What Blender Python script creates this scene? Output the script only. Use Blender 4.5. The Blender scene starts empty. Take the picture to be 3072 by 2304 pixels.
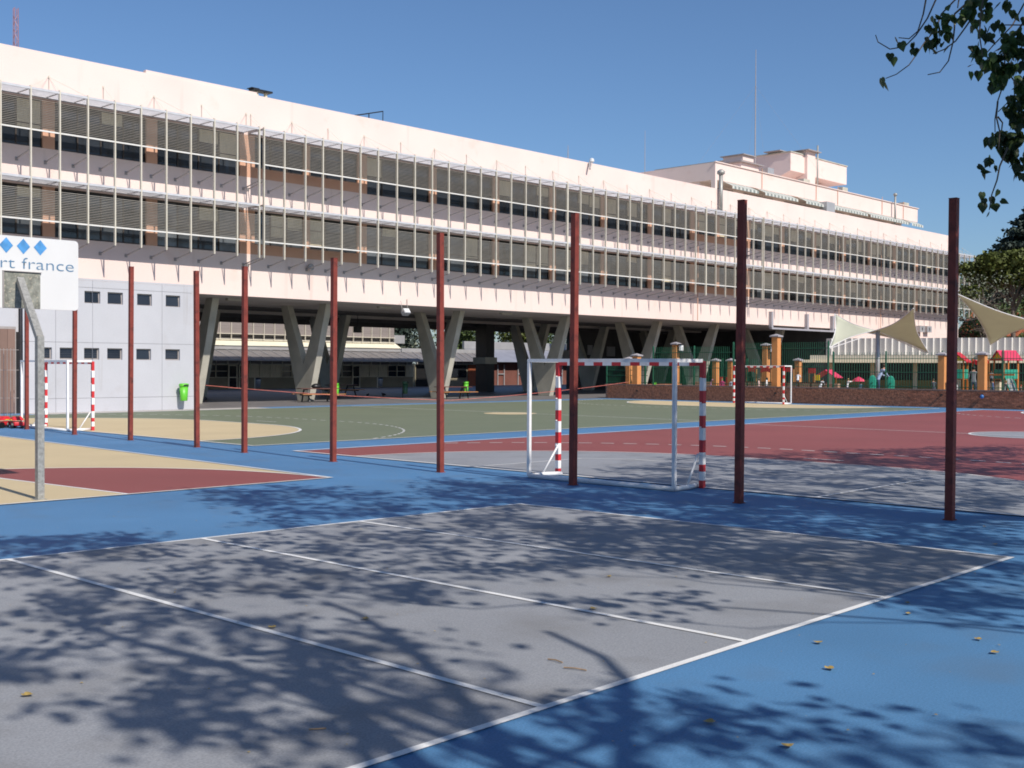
import bpy, bmesh, math, random
from mathutils import Vector, Matrix
random.seed(11)
R=math.radians
C=bpy.context.scene.collection
scene=bpy.context.scene
# ------------------------------------------------------------ camera
cam=bpy.data.cameras.new('camera'); camo=bpy.data.objects.new('camera',cam); C.objects.link(camo)
cam.sensor_width=36; cam.lens=40.89; cam.clip_start=0.1; cam.clip_end=3000
camo.matrix_world=Matrix.Translation((0,0,1.97))@Matrix.Rotation(R(-46.4),4,'Z')@Matrix.Rotation(R(90)-0.01467,4,'X')@Matrix.Rotation(0.00437,4,'Z')
scene.camera=camo
# ------------------------------------------------------------ sky and sun
SUN_EL=42.3; SUN_DIR=Vector((-.13,-.9915,0))      # horizontal direction towards the sun
w=bpy.data.worlds.new("World"); scene.world=w; w.use_nodes=True
nt=w.node_tree; nt.nodes.clear()
sky=nt.nodes.new('ShaderNodeTexSky'); sky.sky_type='NISHITA'; sky.sun_disc=False
sky.sun_elevation=R(SUN_EL); sky.sun_rotation=math.atan2(SUN_DIR.x,SUN_DIR.y)
sky.air_density=1.0; sky.dust_density=.7; sky.ozone_density=8.0; sky.altitude=20
bg=nt.nodes.new('ShaderNodeBackground'); bg.inputs[1].default_value=0.112
wo=nt.nodes.new('ShaderNodeOutputWorld'); nt.links.new(sky.outputs[0],bg.inputs[0]); nt.links.new(bg.outputs[0],wo.inputs[0])
sl=bpy.data.lights.new('sun','SUN'); sl.energy=5.0; sl.angle=R(0.53); sl.color=(1.0,.93,.84)
so=bpy.data.objects.new('sun',sl); C.objects.link(so)
sd=Vector((SUN_DIR.x*math.cos(R(SUN_EL)),SUN_DIR.y*math.cos(R(SUN_EL)),math.sin(R(SUN_EL)))).normalized()
so.rotation_euler=sd.to_track_quat('Z','Y').to_euler(); so.location=(0,-30,40)
scene.view_settings.view_transform='Standard'; scene.view_settings.look='None'
scene.view_settings.exposure=0.0; scene.view_settings.gamma=1.0; scene.view_settings.use_curve_mapping=False
scene.cycles.filter_width=1.8
scene.render.resolution_x=1024; scene.render.resolution_y=768
# ------------------------------------------------------------ materials
M={}
def mat(name,col,rough=.6,var=.12,scale=3.0,bump=0.0,bscale=40.0,metal=0.0,spec=.5,fine=0.0,fscale=180.0,trans=0.0,rnd=0.0,stain=None,stretch=None,streak=None,transl=0):
    if name in M: return M[name]
    m=bpy.data.materials.new(name); m.use_nodes=True; n=m.node_tree; L=n.links
    b=n.nodes['Principled BSDF']; b.inputs['Roughness'].default_value=rough; b.inputs['Metallic'].default_value=metal
    b.inputs['Specular IOR Level'].default_value=spec
    if trans: b.inputs['Transmission Weight'].default_value=trans
    tc=n.nodes.new('ShaderNodeTexCoord'); src=tc.outputs['Object']
    geo=n.nodes.new('ShaderNodeNewGeometry'); src=geo.outputs['Position']
    if stretch:
        mp=n.nodes.new('ShaderNodeMapping'); mp.inputs['Scale'].default_value=stretch; L.new(src,mp.inputs[0]); src=mp.outputs[0]
    def noise(s,d=4.0):
        t=n.nodes.new('ShaderNodeTexNoise'); t.inputs['Scale'].default_value=s; t.inputs['Detail'].default_value=d; L.new(src,t.inputs['Vector']); return t.outputs[0]
    val=n.nodes.new('ShaderNodeMapRange'); L.new(noise(scale),val.inputs[0])
    val.inputs[1].default_value=.3; val.inputs[2].default_value=.7; val.inputs[3].default_value=1-var; val.inputs[4].default_value=1+var
    out=val.outputs[0]
    def mul(a,bv):
        x=n.nodes.new('ShaderNodeMath'); x.operation='MULTIPLY'; L.new(a,x.inputs[0]); L.new(bv,x.inputs[1]); return x.outputs[0]
    if fine:
        f=n.nodes.new('ShaderNodeMapRange'); L.new(noise(fscale,2),f.inputs[0]); f.inputs[1].default_value=.3; f.inputs[2].default_value=.7
        f.inputs[3].default_value=1-fine; f.inputs[4].default_value=1+fine; out=mul(out,f.outputs[0])
    if rnd:
        oi=n.nodes.new('ShaderNodeObjectInfo'); f=n.nodes.new('ShaderNodeMapRange'); L.new(oi.outputs['Random'],f.inputs[0])
        f.inputs[3].default_value=1-rnd; f.inputs[4].default_value=1+rnd; out=mul(out,f.outputs[0])
    mx=n.nodes.new('ShaderNodeVectorMath'); mx.operation='SCALE'; mx.inputs[0].default_value=col[:3]; L.new(out,mx.inputs['Scale'])
    res=mx.outputs[0]
    if stain:   # (colour, scale, low, high)
        r=n.nodes.new('ShaderNodeMapRange'); L.new(noise(stain[1],6),r.inputs[0]); r.inputs[1].default_value=stain[2]; r.inputs[2].default_value=stain[3]
        mm=n.nodes.new('ShaderNodeMix'); mm.data_type='RGBA'; L.new(r.outputs[0],mm.inputs[0]); L.new(res,mm.inputs[6]); mm.inputs[7].default_value=(*stain[0],1); res=mm.outputs[2]
    if streak:   # narrow vertical run marks: (colour, scale, low, high)
        mp2=n.nodes.new('ShaderNodeMapping'); mp2.inputs['Scale'].default_value=(1,1,.07); L.new(geo.outputs['Position'],mp2.inputs[0])
        t2=n.nodes.new('ShaderNodeTexNoise'); t2.inputs['Scale'].default_value=streak[1]; t2.inputs['Detail'].default_value=7; L.new(mp2.outputs[0],t2.inputs['Vector'])
        r=n.nodes.new('ShaderNodeMapRange'); L.new(t2.outputs[0],r.inputs[0]); r.inputs[1].default_value=streak[2]; r.inputs[2].default_value=streak[3]
        mm=n.nodes.new('ShaderNodeMix'); mm.data_type='RGBA'; L.new(r.outputs[0],mm.inputs[0]); L.new(res,mm.inputs[6]); mm.inputs[7].default_value=(*streak[0],1); res=mm.outputs[2]
    L.new(res,b.inputs['Base Color'])
    if transl:
        tr=n.nodes.new('ShaderNodeBsdfTranslucent'); mxs=n.nodes.new('ShaderNodeMixShader'); mxs.inputs[0].default_value=transl
        L.new(res,tr.inputs[0]); L.new(b.outputs[0],mxs.inputs[1]); L.new(tr.outputs[0],mxs.inputs[2]); L.new(mxs.outputs[0],n.nodes['Material Output'].inputs[0])
    if bump:
        bp=n.nodes.new('ShaderNodeBump'); bp.inputs['Strength'].default_value=bump; bp.inputs['Distance'].default_value=.02
        L.new(noise(bscale,5),bp.inputs['Height']); L.new(bp.outputs[0],b.inputs['Normal'])
    M[name]=m; return m
pink_wall=mat('pink painted render',(.77,.62,.565),.8,.04,.35,.15,30,fine=.03,fscale=20,stain=((.66,.46,.38),.9,.60,.95),streak=((.56,.43,.38),1.6,.64,.92))
pink_pier=mat('pink ochre painted pier',(.62,.36,.25),.8,.06,.6)
concrete=mat('grey raw concrete',(.46,.44,.37),.85,.14,1.2,.3,25,fine=.06,fscale=30)
soffit_m=mat('soffit concrete',(.46,.42,.39),.85,.12,.5,.2,20)
dark_m=mat('dark recess shade tone',(.08,.078,.08),.8,.2,1)  # shade of undercroft and rooms put into the near-black colour
court_blue=mat('blue court paint',(.079,.20,.37),.62,.10,.35,.2,160,fine=.16,fscale=70,spec=.3,stain=((.10,.16,.24),1.1,.53,1.0))
court_grey=mat('grey court paint',(.268,.278,.298),.65,.08,.4,.2,160,fine=.16,fscale=70,spec=.3,stain=((.17,.165,.16),1.1,.52,.95))
court_red=mat('red court paint',(.25,.074,.068),.62,.08,.3,.12,160,fine=.10,fscale=140,spec=.3,stain=((.27,.09,.09),1.5,.6,.95))
court_green=mat('green court paint',(.145,.170,.112),.65,.06,.3,.12,160,fine=.06,fscale=140,spec=.3,stain=((.19,.20,.16),1.0,.56,.95))
court_yellow=mat('sand yellow court paint',(.55,.445,.27),.65,.05,.4,.12,160,fine=.05,fscale=140,spec=.3,stain=((.50,.36,.20),1.1,.62,.92))
line_m=mat('white line paint',(.74,.74,.73),.6,.08,2,.1,160,fine=.08,fscale=90,spec=.3,stain=((.50,.50,.51),3.0,.64,.9))
paving=mat('grey smooth paving',(.165,.155,.155),.55,.18,.8,.15,60,fine=.08,fscale=60)
earth=mat('distant ground',(.12,.12,.09),.9,.3,.1)
sand=mat('playground floor',(.25,.17,.12),.9,.2,1.5,.3,60)
red_steel=mat('oxide red painted steel',(.215,.046,.034),.55,.14,6,.15,60,spec=.3,stain=((.09,.028,.024),7,.52,.75))
galv=mat('galvanised steel',(.36,.355,.33),.5,.22,22,.1,80,metal=.35,fine=.12,fscale=60)
white_p=mat('white painted tube',(.80,.79,.78),.45,.06,8,stain=((.45,.42,.38),14,.66,.85))
red_p=mat('red paint band',(.56,.028,.035),.45,.08,8)
alu=mat('ivory painted aluminium',(.60,.56,.47),.5,.06,4)
slat_m=mat('weathered louvre blade',(.245,.23,.20),.6,.12,2,rnd=.06)
arm_m=mat('grey steel arm',(.33,.30,.29),.5,.1,4)
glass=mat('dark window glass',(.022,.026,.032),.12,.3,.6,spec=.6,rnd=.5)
glassb=mat('window glass with grey reflection tone',(.085,.095,.105),.15,.3,.8,spec=.6,rnd=.5)  # paler grey stands in for reflections on lower-floor panes
frame_m=mat('dark bronze window frame',(.05,.04,.035),.5,.1,4)
grey_wall=mat('light grey painted block wall',(.47,.475,.51),.8,.05,.5,.1,30,fine=.03,fscale=20,stain=((.38,.36,.36),.8,.60,.95),streak=((.30,.27,.25),2.2,.64,.9))
joint_m=mat('dark joint',(.16,.15,.16),.9)
stone=mat('mottled aggregate panel',(.23,.235,.20),.8,.35,14,.3,40,stain=((.42,.38,.30),30,.55,.7))
board_m=mat('white laminated board',(.70,.70,.69),.4,.02,2)
blue_print=mat('blue print',(.08,.29,.60),.5,.25,8)
text_print=mat('slate blue print',(.10,.22,.36),.5,.05,5)
brick_m=mat('brown red brick',(.36,.135,.075),.85,.25,5,.4,60,fine=.15,fscale=50,rnd=.28)
brick_m2=mat('brown brick varied',(.34,.14,.08),.85,.45,9,.4,60,fine=.2,fscale=50)
mortar=mat('grey mortar',(.26,.19,.16),.9,.15,8)
orange=mat('orange painted pillar',(.60,.255,.085),.75,.07,2,.15,30,stain=((.45,.18,.07),3,.64,.9))
cap_m=mat('grey cement cap',(.33,.31,.33),.85,.12,4)
green_iron=mat('green painted iron',(.022,.135,.075),.5,.15,5)
green_light=mat('bright green paint',(.05,.25,.06),.5,.1,5)
bin_green=mat('lime green plastic',(.12,.50,.035),.4,.06,4)
bin_dkgreen=mat('dark green plastic',(.02,.08,.04),.4,.06,4)
black_m=mat('black plastic',(.015,.015,.016),.4,.1,4)
wood=mat('brown varnished wood',(.42,.19,.07),.5,.25,3,stretch=(2,12,12))
wood_dk=mat('dark red brown wood',(.10,.035,.025),.5,.25,3)
metal_gry=mat('grey sheet metal',(.42,.42,.43),.45,.08,1.5,metal=.3)
roof_metal=mat('weathered metal roofing',(.20,.185,.18),.55,.14,1.2,metal=.1)
cream=mat('cream painted wall',(.68,.61,.45),.8,.08,1)
ochre=mat('dark ochre panel',(.24,.19,.07),.7,.1,2)
olive=mat('olive brown wall',(.26,.23,.16),.8,.12,1)
rust=mat('terracotta door',(.34,.095,.04),.7,.1,2)
curtain=mat('pale curtain',(.60,.54,.40),.9,.25,7,stretch=(6,6,.3))
corr=mat('ribbed white grey panel',(.62,.60,.57),.7,.05,1,fine=.03,fscale=12)
sail_m=mat('white tensile sail',(.74,.75,.60),.7,.03,1,transl=.3)
tile_m=mat('terracotta roof tile',(.36,.11,.05),.85,.25,4)
play_red=mat('red play panel',(.55,.02,.03),.45,.05,3)
play_yel=mat('yellow play panel',(.75,.60,.03),.45,.05,3)
play_grn=mat('turquoise play panel',(.02,.30,.20),.45,.05,3)
play_org=mat('orange play post',(.50,.16,.03),.5,.1,3)
magenta=mat('pink red roof',(.60,.04,.10),.5,.05,3)
rope_m=mat('red white tape',(.60,.16,.12),.6,.3,6)
leaf_m=mat('green leaf',(.065,.11,.035),.4,.35,9,rnd=.5,transl=.35)
leaf_dead=mat('dry yellow brown leaf',(.38,.27,.08),.6,.35,40)
bark=mat('grey brown bark',(.12,.095,.075),.9,.3,6,.6,25)
ced_m=mat('blue green cedar foliage',(.026,.045,.032),.7,.4,1.2)
pine_m=mat('yellow green foliage',(.085,.105,.018),.7,.4,1.0)
hedge_m=mat('mixed green foliage',(.065,.10,.025),.7,.5,1.0)
grey_leaf=mat('grey green foliage',(.16,.18,.13),.7,.4,1.5)
lampw=mat('lamp lens',(.70,.72,.72),.2,.02,3)
# ------------------------------------------------------------ mesh helpers
class MB:
    def __init__(s): s.v=[]; s.f=[]; s.m=[]
    def poly(s,pts,mi=0):
        k=len(s.v); s.v+= [tuple(p) for p in pts]; s.f.append(tuple(range(k,k+len(pts)))); s.m.append(mi); return s
    def box(s,x0,x1,y0,y1,z0,z1,mi=0):
        k=len(s.v)
        s.v+=[(x0,y0,z0),(x1,y0,z0),(x1,y1,z0),(x0,y1,z0),(x0,y0,z1),(x1,y0,z1),(x1,y1,z1),(x0,y1,z1)]
        for q in ((0,3,2,1),(4,5,6,7),(0,1,5,4),(1,2,6,5),(2,3,7,6),(3,0,4,7)): s.f.append(tuple(k+i for i in q)); s.m.append(mi)
        return s
    def bar(s,a,b,wd,hd=None,mi=0,up=(0,0,1)):
        hd=hd or wd; a=Vector(a); b=Vector(b); d=(b-a).normalized(); u=Vector(up)
        if abs(d.dot(u))>.98: u=Vector((1,0,0))
        x=d.cross(u).normalized()*wd/2; y=x.cross(d).normalized()*hd/2; k=len(s.v)
        for p in (a,b): s.v+=[tuple(p-x-y),tuple(p+x-y),tuple(p+x+y),tuple(p-x+y)]
        for q in ((0,1,2,3),(7,6,5,4),(0,4,5,1),(1,5,6,2),(2,6,7,3),(3,7,4,0)): s.f.append(tuple(k+i for i in q)); s.m.append(mi)
        return s
    def tube(s,pts,rad,n=8,mi=0,cap=True):
        pts=[Vector(p) for p in pts]; rs=rad if isinstance(rad,(list,tuple)) else [rad]*len(pts); k0=len(s.v); px=None
        for i,p in enumerate(pts):
            d=(pts[min(i+1,len(pts)-1)]-pts[max(i-1,0)]).normalized()
            if px is None:
                u=Vector((0,0,1)) if abs(d.z)<.9 else Vector((1,0,0)); px=d.cross(u).normalized()
            x=(px-d*px.dot(d)).normalized(); px=x; y=d.cross(x)
            for j in range(n):
                a=2*math.pi*j/n; s.v.append(tuple(p+(x*math.cos(a)+y*math.sin(a))*rs[i]))
        for i in range(len(pts)-1):
            for j in range(n):
                a=k0+i*n+j; b=k0+i*n+(j+1)%n; s.f.append((a,b,b+n,a+n)); s.m.append(mi)
        if cap:
            s.f.append(tuple(k0+j for j in reversed(range(n)))); s.m.append(mi)
            e=k0+(len(pts)-1)*n; s.f.append(tuple(e+j for j in range(n))); s.m.append(mi)
        return s
    def lathe(s,c,prof,n=14,mi=0,sx=1,sy=1):
        k0=len(s.v)
        for r,z in prof:
            for j in range(n):
                a=2*math.pi*j/n; s.v.append((c[0]+r*math.cos(a)*sx,c[1]+r*math.sin(a)*sy,c[2]+z))
        for i in range(len(prof)-1):
            for j in range(n):
                a=k0+i*n+j; b=k0+i*n+(j+1)%n; s.f.append((a,b,b+n,a+n)); s.m.append(mi)
        s.f.append(tuple(k0+j for j in reversed(range(n)))); s.m.append(mi)
        e=k0+(len(prof)-1)*n; s.f.append(tuple(e+j for j in range(n))); s.m.append(mi)
        return s
    def mesh(s,name,mats,smooth=False):
        me=bpy.data.meshes.new(name); me.from_pydata(s.v,[],s.f)
        for m in (mats if isinstance(mats,(list,tuple)) else [mats]): me.materials.append(m)
        me.polygons.foreach_set('material_index',s.m)
        if smooth: me.polygons.foreach_set('use_smooth',[True]*len(s.f))
        me.update(); return me
    def build(s,name,mats,parent=None,smooth=False,loc=None,bevel=0,kind=None):
        o=bpy.data.objects.new(name,s.mesh(name,mats,smooth)); C.objects.link(o)
        if parent: o.parent=parent
        if loc: o.location=loc
        if bevel:
            bm=o.modifiers.new('bevel','BEVEL'); bm.width=bevel; bm.segments=2; bm.limit_method='ANGLE'
        if kind: o['kind']=kind
        return o
def link(name,me,parent=None,loc=(0,0,0),rz=0,sc=None):
    o=bpy.data.objects.new(name,me); C.objects.link(o); o.location=loc; o.rotation_euler=(0,0,rz)
    if sc: o.scale=sc
    if parent: o.parent=parent
    return o
def tag(o,label=None,cat=None,group=None,kind=None):
    if label: o['label']=label
    if cat: o['category']=cat
    if group: o['group']=group
    if kind: o['kind']=kind
    return o
def thing(name,label,cat,loc=(0,0,0),rz=0,group=None):
    o=bpy.data.objects.new(name,None); o.empty_display_size=.2; C.objects.link(o); o.location=loc; o.rotation_euler=(0,0,rz)
    return tag(o,label,cat,group)
def dup(root,loc,rz=0,label=None):
    kids={}
    for o in list(C.objects):
        if o.parent: kids.setdefault(o.parent.name,[]).append(o)
    def cp(o,par):
        c=o.copy(); C.objects.link(c)
        if par: c.parent=par
        for ch in kids.get(o.name,[]): cp(ch,c)
        return c
    r=cp(root,None); r.location=loc; r.rotation_euler=(0,0,rz)
    if label: r['label']=label
    return r
def sheet(name,pts,z,m,kind='structure'):
    b=MB(); b.poly([(p[0],p[1],z) for p in pts]); return b.build(name,m,kind=kind)
def rect(u0,u1,w0,w1): return [(u0,w0),(u1,w0),(u1,w1),(u0,w1)]

# ============================================================ GROUND AND COURTS
sheet('ground',rect(-900,1300,-900,1300),-.03,earth)
sheet('court_surround',rect(-14,58,-14,46.85),0,court_blue)
sheet('paved_yard',rect(-14,120,46.85,112),0,paving)
def stripe(b,pts,wd,z,closed=False):
    P=[Vector((p[0],p[1])) for p in pts]
    if closed: P.append(P[0])
    for i in range(len(P)-1):
        d=(P[i+1]-P[i]); L=d.length; d/=L; n=Vector((-d.y,d.x))*wd/2; e=d*wd*.5*(.98 if len(P)>2 else 0)
        zz=z+(i%2)*.0012
        b.poly([(*(P[i]-n-e),zz),(*(P[i+1]-n+e),zz),(*(P[i+1]+n+e),zz),(*(P[i]+n-e),zz)])
def curve(b,pts,wd,z):
    P=[Vector((p[0],p[1])) for p in pts]; k=len(b.v)
    for i,p in enumerate(P):
        d=(P[min(i+1,len(P)-1)]-P[max(i-1,0)]).normalized(); n=Vector((-d.y,d.x))*wd/2
        b.v+=[(p.x+n.x,p.y+n.y,z),(p.x-n.x,p.y-n.y,z)]
    for i in range(len(P)-1):
        b.f.append((k+2*i,k+2*i+1,k+2*i+3,k+2*i+2)); b.m.append(0)
def goal_arc(u0,wa,wb,r,side,n=40,wmin=-99,wmax=99):   # round-cornered goal area line, side=+1 opens to +u
    P=[]
    for i in range(n+1):
        a=R(-90)+R(90)*i/n; P.append((u0+side*r*math.cos(a),wa+r*math.sin(a)))
    for i in range(n+1):
        a=R(90)*i/n; P.append((u0+side*r*math.cos(a),wb+r*math.sin(a)))
    return [p for p in P if wmin<=p[1]<=wmax]
def dashed(b,P,on,off,wd,z):
    L=0; cur=[P[0]]; state=True; need=on
    for i in range(1,len(P)):
        a=Vector(P[i-1]); c=Vector(P[i]); seg=(c-a).length; t=0
        while seg-t>need:
            t+=need; p=a+(c-a)*(t/seg)
            if state: cur.append(tuple(p)); curve(b,cur,wd,z)
            cur=[tuple(p)]; state=not state; need=on if state else off
        need-=seg-t
        if state: cur.append(tuple(c))
def disc(cx,cy,r,n=48): return [(cx+r*math.cos(2*math.pi*i/n),cy+r*math.sin(2*math.pi*i/n)) for i in range(n)]
Z1,Z2,Z3,ZL=.003,.006,.009,.012
# near grey court
sheet('grey_court',[(1.0,4.42),(12.38,4.58),(12.15,11.42),(1.0,11.96)],Z1,court_grey)
b=MB(); LW=.06
curve(b,[(1.0,4.42),(12.41,4.58)],LW,.007); curve(b,[(1.0,11.96),(12.18,11.42)],LW,.007)
for (a,c) in (((12.38,4.6),(12.15,11.4)),((9.44,4.56),(9.33,11.53)),((7.2,4.53),(7.13,11.63)),((4.98,4.5),(4.98,11.73))): curve(b,[a,c],LW,.0085)
b.build('court_lines',line_m,kind='structure')
# red court
sheet('red_court',rect(15.95,56,2.1,22.1),Z1,court_red)
P=goal_arc(15.96,10.9,14.0,5.95,1,wmax=22); sheet('goal_area',[(15.96,4.95)]+P[1:-1]+[(15.96,19.95)],Z2,court_grey)
P2=goal_arc(55.98,10.9,13.9,6.0,-1); sheet('goal_area',P2[::-1],Z2,court_grey)
sheet('centre_circle',disc(35.8,12.5,1.9),Z2,court_grey)
b=MB(); curve(b,P,.07,ZL); curve(b,P2,.09,ZL); curve(b,disc(35.8,12.5,1.9)+[(37.7,12.5)],.08,ZL)
dashed(b,goal_arc(15.96,10.9,14.0,8.95,1,wmin=2.2,wmax=22),.34,.24,.085,ZL)
dashed(b,goal_arc(55.98,10.9,13.9,9.0,-1,wmin=2.2,wmax=22),.30,.25,.08,ZL)
stripe(b,[(15.95,2.1),(56,2.1),(56,22.12),(15.95,22.12)],.08,ZL+.004,True)
stripe(b,[(35.1,2.2),(35.1,22.1)],.07,ZL); stripe(b,[(22.72,11.9),(22.72,12.85)],.06,ZL)
curve(b,[(16.0,16.24),(19.15,16.16),(19.75,15.2),(19.8,10.0),(19.9,8.9)],.055,ZL); curve(b,[(19.9,8.87),(15.95,8.82)],.055,ZL+.002)
b.build('court_lines',line_m,kind='structure')
# green court
sheet('green_court',rect(16.25,56,24.25,45.25),Z1,court_green)
P=goal_arc(16.27,33.1,36.4,6.35,1); sheet('goal_area',P,Z2,court_yellow)
P2=goal_arc(55.98,32.9,35.9,6.1,-1); sheet('goal_area',P2[::-1],Z2,court_yellow)
sheet('centre_circle',disc(35.6,34.0,1.12),Z2,court_yellow)
b=MB(); curve(b,P,.08,ZL); curve(b,P2,.08,ZL)
dashed(b,goal_arc(16.27,33.1,36.4,9.5,1,wmin=24.4,wmax=45.2),.30,.25,.07,ZL)
dashed(b,goal_arc(55.98,32.9,35.9,9.0,-1,wmin=24.4,wmax=45.2),.30,.25,.08,ZL)
stripe(b,[(16.25,24.25),(56,24.25),(56,45.25),(16.25,45.25)],.08,ZL+.004,True)
stripe(b,[(36.0,24.3),(36.0,45.2)],.07,ZL); stripe(b,[(23.75,34.0),(23.75,35.2)],.06,ZL)
b.build('court_lines',line_m,kind='structure')
# sand and maroon court on the left
sheet('sand_court',[(-14,16.45),(12.62,16.40),(13.45,32.6),(-14,32.6)],Z1,court_yellow)
arc=[(7.6+5.0*math.cos(R(a)),16.45+1.0*(5.85)*math.sin(R(a))) for a in range(0,181,4)]
sheet('key_area',arc,Z2,court_red)
sheet('free_throw_lane',[(6.5,16.47),(8.75,16.47),(8.35,21.2),(6.5,21.2)],Z3,court_yellow)
b=MB(); curve(b,arc,.06,ZL); curve(b,[(8.78,16.45),(8.35,21.2)],.06,ZL); curve(b,[(-14,16.45),(12.65,16.40)],.06,ZL+.002); curve(b,[(12.62,16.38),(13.45,32.6)],.06,ZL+.003)
b.build('court_lines',line_m,kind='structure')
sheet('concrete_apron',rect(20.4,31.5,45.35,46.9),.003,mat('pale concrete apron',(.42,.39,.36),.8,.1,1))
# raised playground behind the brick wall
b=MB(); b.box(58.22,122,8,46.9,-.02,.45); o=b.build('playground_ground',sand,kind='structure')
# ============================================================ SCHOOL BUILDING
WF,WM=49.0,47.65
white_rail=mat('pale rail',(.72,.71,.68),.45,.05,4); metal_rail=mat('grey white rail',(.52,.53,.56),.45,.08,4)
B=thing('school_building','long pink three-storey school building raised on concrete V columns, facade screened by louvred metal frames','building',(0,0,0))
u0,u1=4.0,117.5
def part(b,name,m,par=B,**k): return b.build(name,m,par,**k)
ZS=5.39
b=MB(); b.box(u0,u1,WF,WF+.3,ZS,7.48); part(b,'fascia_band',pink_wall)
b=MB(); b.box(u0,u1,WF+.0,WF+.3,9.62,11.25); part(b,'spandrel_band',pink_wall)
b=MB(); b.box(u0,u1,WF,WF+.3,13.32,15.35); part(b,'parapet_band',pink_wall)
b=MB(); b.box(27.1,33.1,WF+.04,WF+.26,15.353,15.50); part(b,'coping_step',pink_wall)
b=MB(); b.box(93.1,u1,WF+.003,WF+.3,0,ZS-.003); part(b,'ground_floor_wall',pink_wall)
b=MB(); b.box(u1-.3,u1,WF+.3,69.5,0,15.35); part(b,'end_wall',pink_wall)
b=MB(); b.box(u0,u1,69.2,69.5,ZS,15.35); part(b,'rear_wall',pink_wall)
b=MB(); b.box(u0,u0+.3,WF+.3,69.2,ZS,15.35); part(b,'end_wall',pink_wall)
b=MB(); b.box(u0+.3,u1-.3,WF+.3,69.2,14.85,15.1); part(b,'roof_slab',concrete)
b=MB(); b.box(u0+.3,u1-.3,WF+.3,57.3,ZS,ZS+.35); part(b,'soffit',soffit_m)
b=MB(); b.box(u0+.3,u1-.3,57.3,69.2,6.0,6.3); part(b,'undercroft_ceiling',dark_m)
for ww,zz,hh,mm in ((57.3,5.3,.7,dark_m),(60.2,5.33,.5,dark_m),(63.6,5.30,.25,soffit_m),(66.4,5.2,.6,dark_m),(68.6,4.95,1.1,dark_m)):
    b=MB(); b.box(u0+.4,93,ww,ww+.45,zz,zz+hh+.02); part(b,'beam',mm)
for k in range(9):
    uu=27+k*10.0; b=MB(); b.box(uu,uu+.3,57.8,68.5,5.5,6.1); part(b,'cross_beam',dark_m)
# interior back walls behind the windows (dark rooms)
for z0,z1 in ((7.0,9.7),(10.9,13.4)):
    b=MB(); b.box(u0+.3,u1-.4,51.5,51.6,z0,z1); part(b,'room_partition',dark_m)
# piers, windows
piers=[(5.8,6.3),(10.9,11.4),(16.2,16.75),(22.27,22.80),(27.11,27.66),(32.09,32.95),(35.93,36.31),(39.44,40.06),(44.62,45.16),(49.74,50.28),(54.86,55.44),(59.97,60.60),(65.12,65.75),(70.20,70.86),(73.6,73.95),(77.4,78.25),(82.67,83.30),(87.85,88.45),(93.0,93.6),(97.82,98.42),(102.76,103.4),(107.4,108.0),(112.2,112.8),(117.0,117.5)]
short={4:0}
for zb,zt in ((7.482,9.618),(11.252,13.318)):
    for a,c in piers:
        b=MB(); b.box(a,c,WF,WF+.3,zb,zt); part(b,'pier',pink_pier)
    for i in range(len(piers)-1):
        a=piers[i][1]; c=piers[i+1][0]; sh=(32.5<a<39.3) or (70.5<a<77.3)
        z0=zb
        if sh:
            z0=zb+.50; b=MB(); b.box(a+.002,c-.002,WF+.004,WF+.3,zb,z0); part(b,'infill_panel',pink_pier)
        n=max(2,round((c-a)/1.15))
        f=MB(); y0,y1=WF+.10,WF+.17
        f.box(a,c,y0,y1,z0,z0+.06); f.box(a,c,y0,y1,zt-.06,zt); f.box(a,c,y0+.004,y1-.004,z0+.95,z0+1.0) 
        for k in range(n+1):
            x=a+(c-a)*k/n; f.box(max(a,x-.03),min(c,x+.03),y0-.003,y1+.003,z0+.001,zt-.001)
        W=f.build('window',frame_m,B)
        for k in range(n):
            x0_=a+(c-a)*k/n+.03; x1_=a+(c-a)*(k+1)/n-.03
            g=MB(); mm=glassb if (zb<9 and random.random()<.45) else glass
            yy=y0+.03+random.uniform(-.004,.004)
            zsp=z0+.52
            g.poly([(x0_,yy,z0+.06),(x1_,yy,z0+.06),(x1_,yy+.003,zt-.06),(x0_,yy,zt-.06)],0)
            g.build('pane',mm,W)
            if random.random()<.33:
                dr_=random.uniform(.35,1.5); g=MB(); g.box(x0_+.02,x1_-.02,yy-.012,yy-.006,zt-.06-dr_,zt-.07); g.build('blind',curtain,W)
# V columns
def arm_box(b,u,w0,w1,wt0,wt1,z0,z1,t=.37):
    k=len(b.v)
    b.v+=[(u,w0,z0),(u+t,w0,z0),(u+t,w1,z0),(u,w1,z0),(u,wt0,z1),(u+t,wt0,z1),(u+t,wt1,z1),(u,wt1,z1)]
    for q in ((0,3,2,1),(4,5,6,7),(0,1,5,4),(1,2,6,5),(2,3,7,6),(3,0,4,7)): b.f.append(tuple(k+i for i in q)); b.m.append(0)
def vcolumn(u,w,zt=ZS-.002):
    b=MB(); t=.40; zc=2.05; ws=1.62/ZS
    P=[(w,0),(w+1.0,0),(w+1.0+ws*zt,zt),(w+1.0+ws*zt-.62,zt),(w+.5,zc),(w-ws*zt+.62,zt),(w-ws*zt,zt)]
    k=len(b.v); n=len(P)
    for x in (u,u+t):
        for q in P: b.v.append((x,q[0],q[1]))
    for side in (0,1):
        o=k+side*n
        for q in ((0,1,4),(1,2,3,4),(0,4,5,6)):
            f=tuple(o+i for i in q); b.f.append(f if side else f[::-1]); b.m.append(0)
    for i in range(n):
        j=(i+1)%n; b.f.append((k+i,k+j,k+n+j,k+n+i)); b.m.append(0)
    return b
for u in (32.0,39.1,49.25,59.25,69.6,77.1,87.1):
    part(vcolumn(u,52.9),'column',concrete,bevel=.02)
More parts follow.
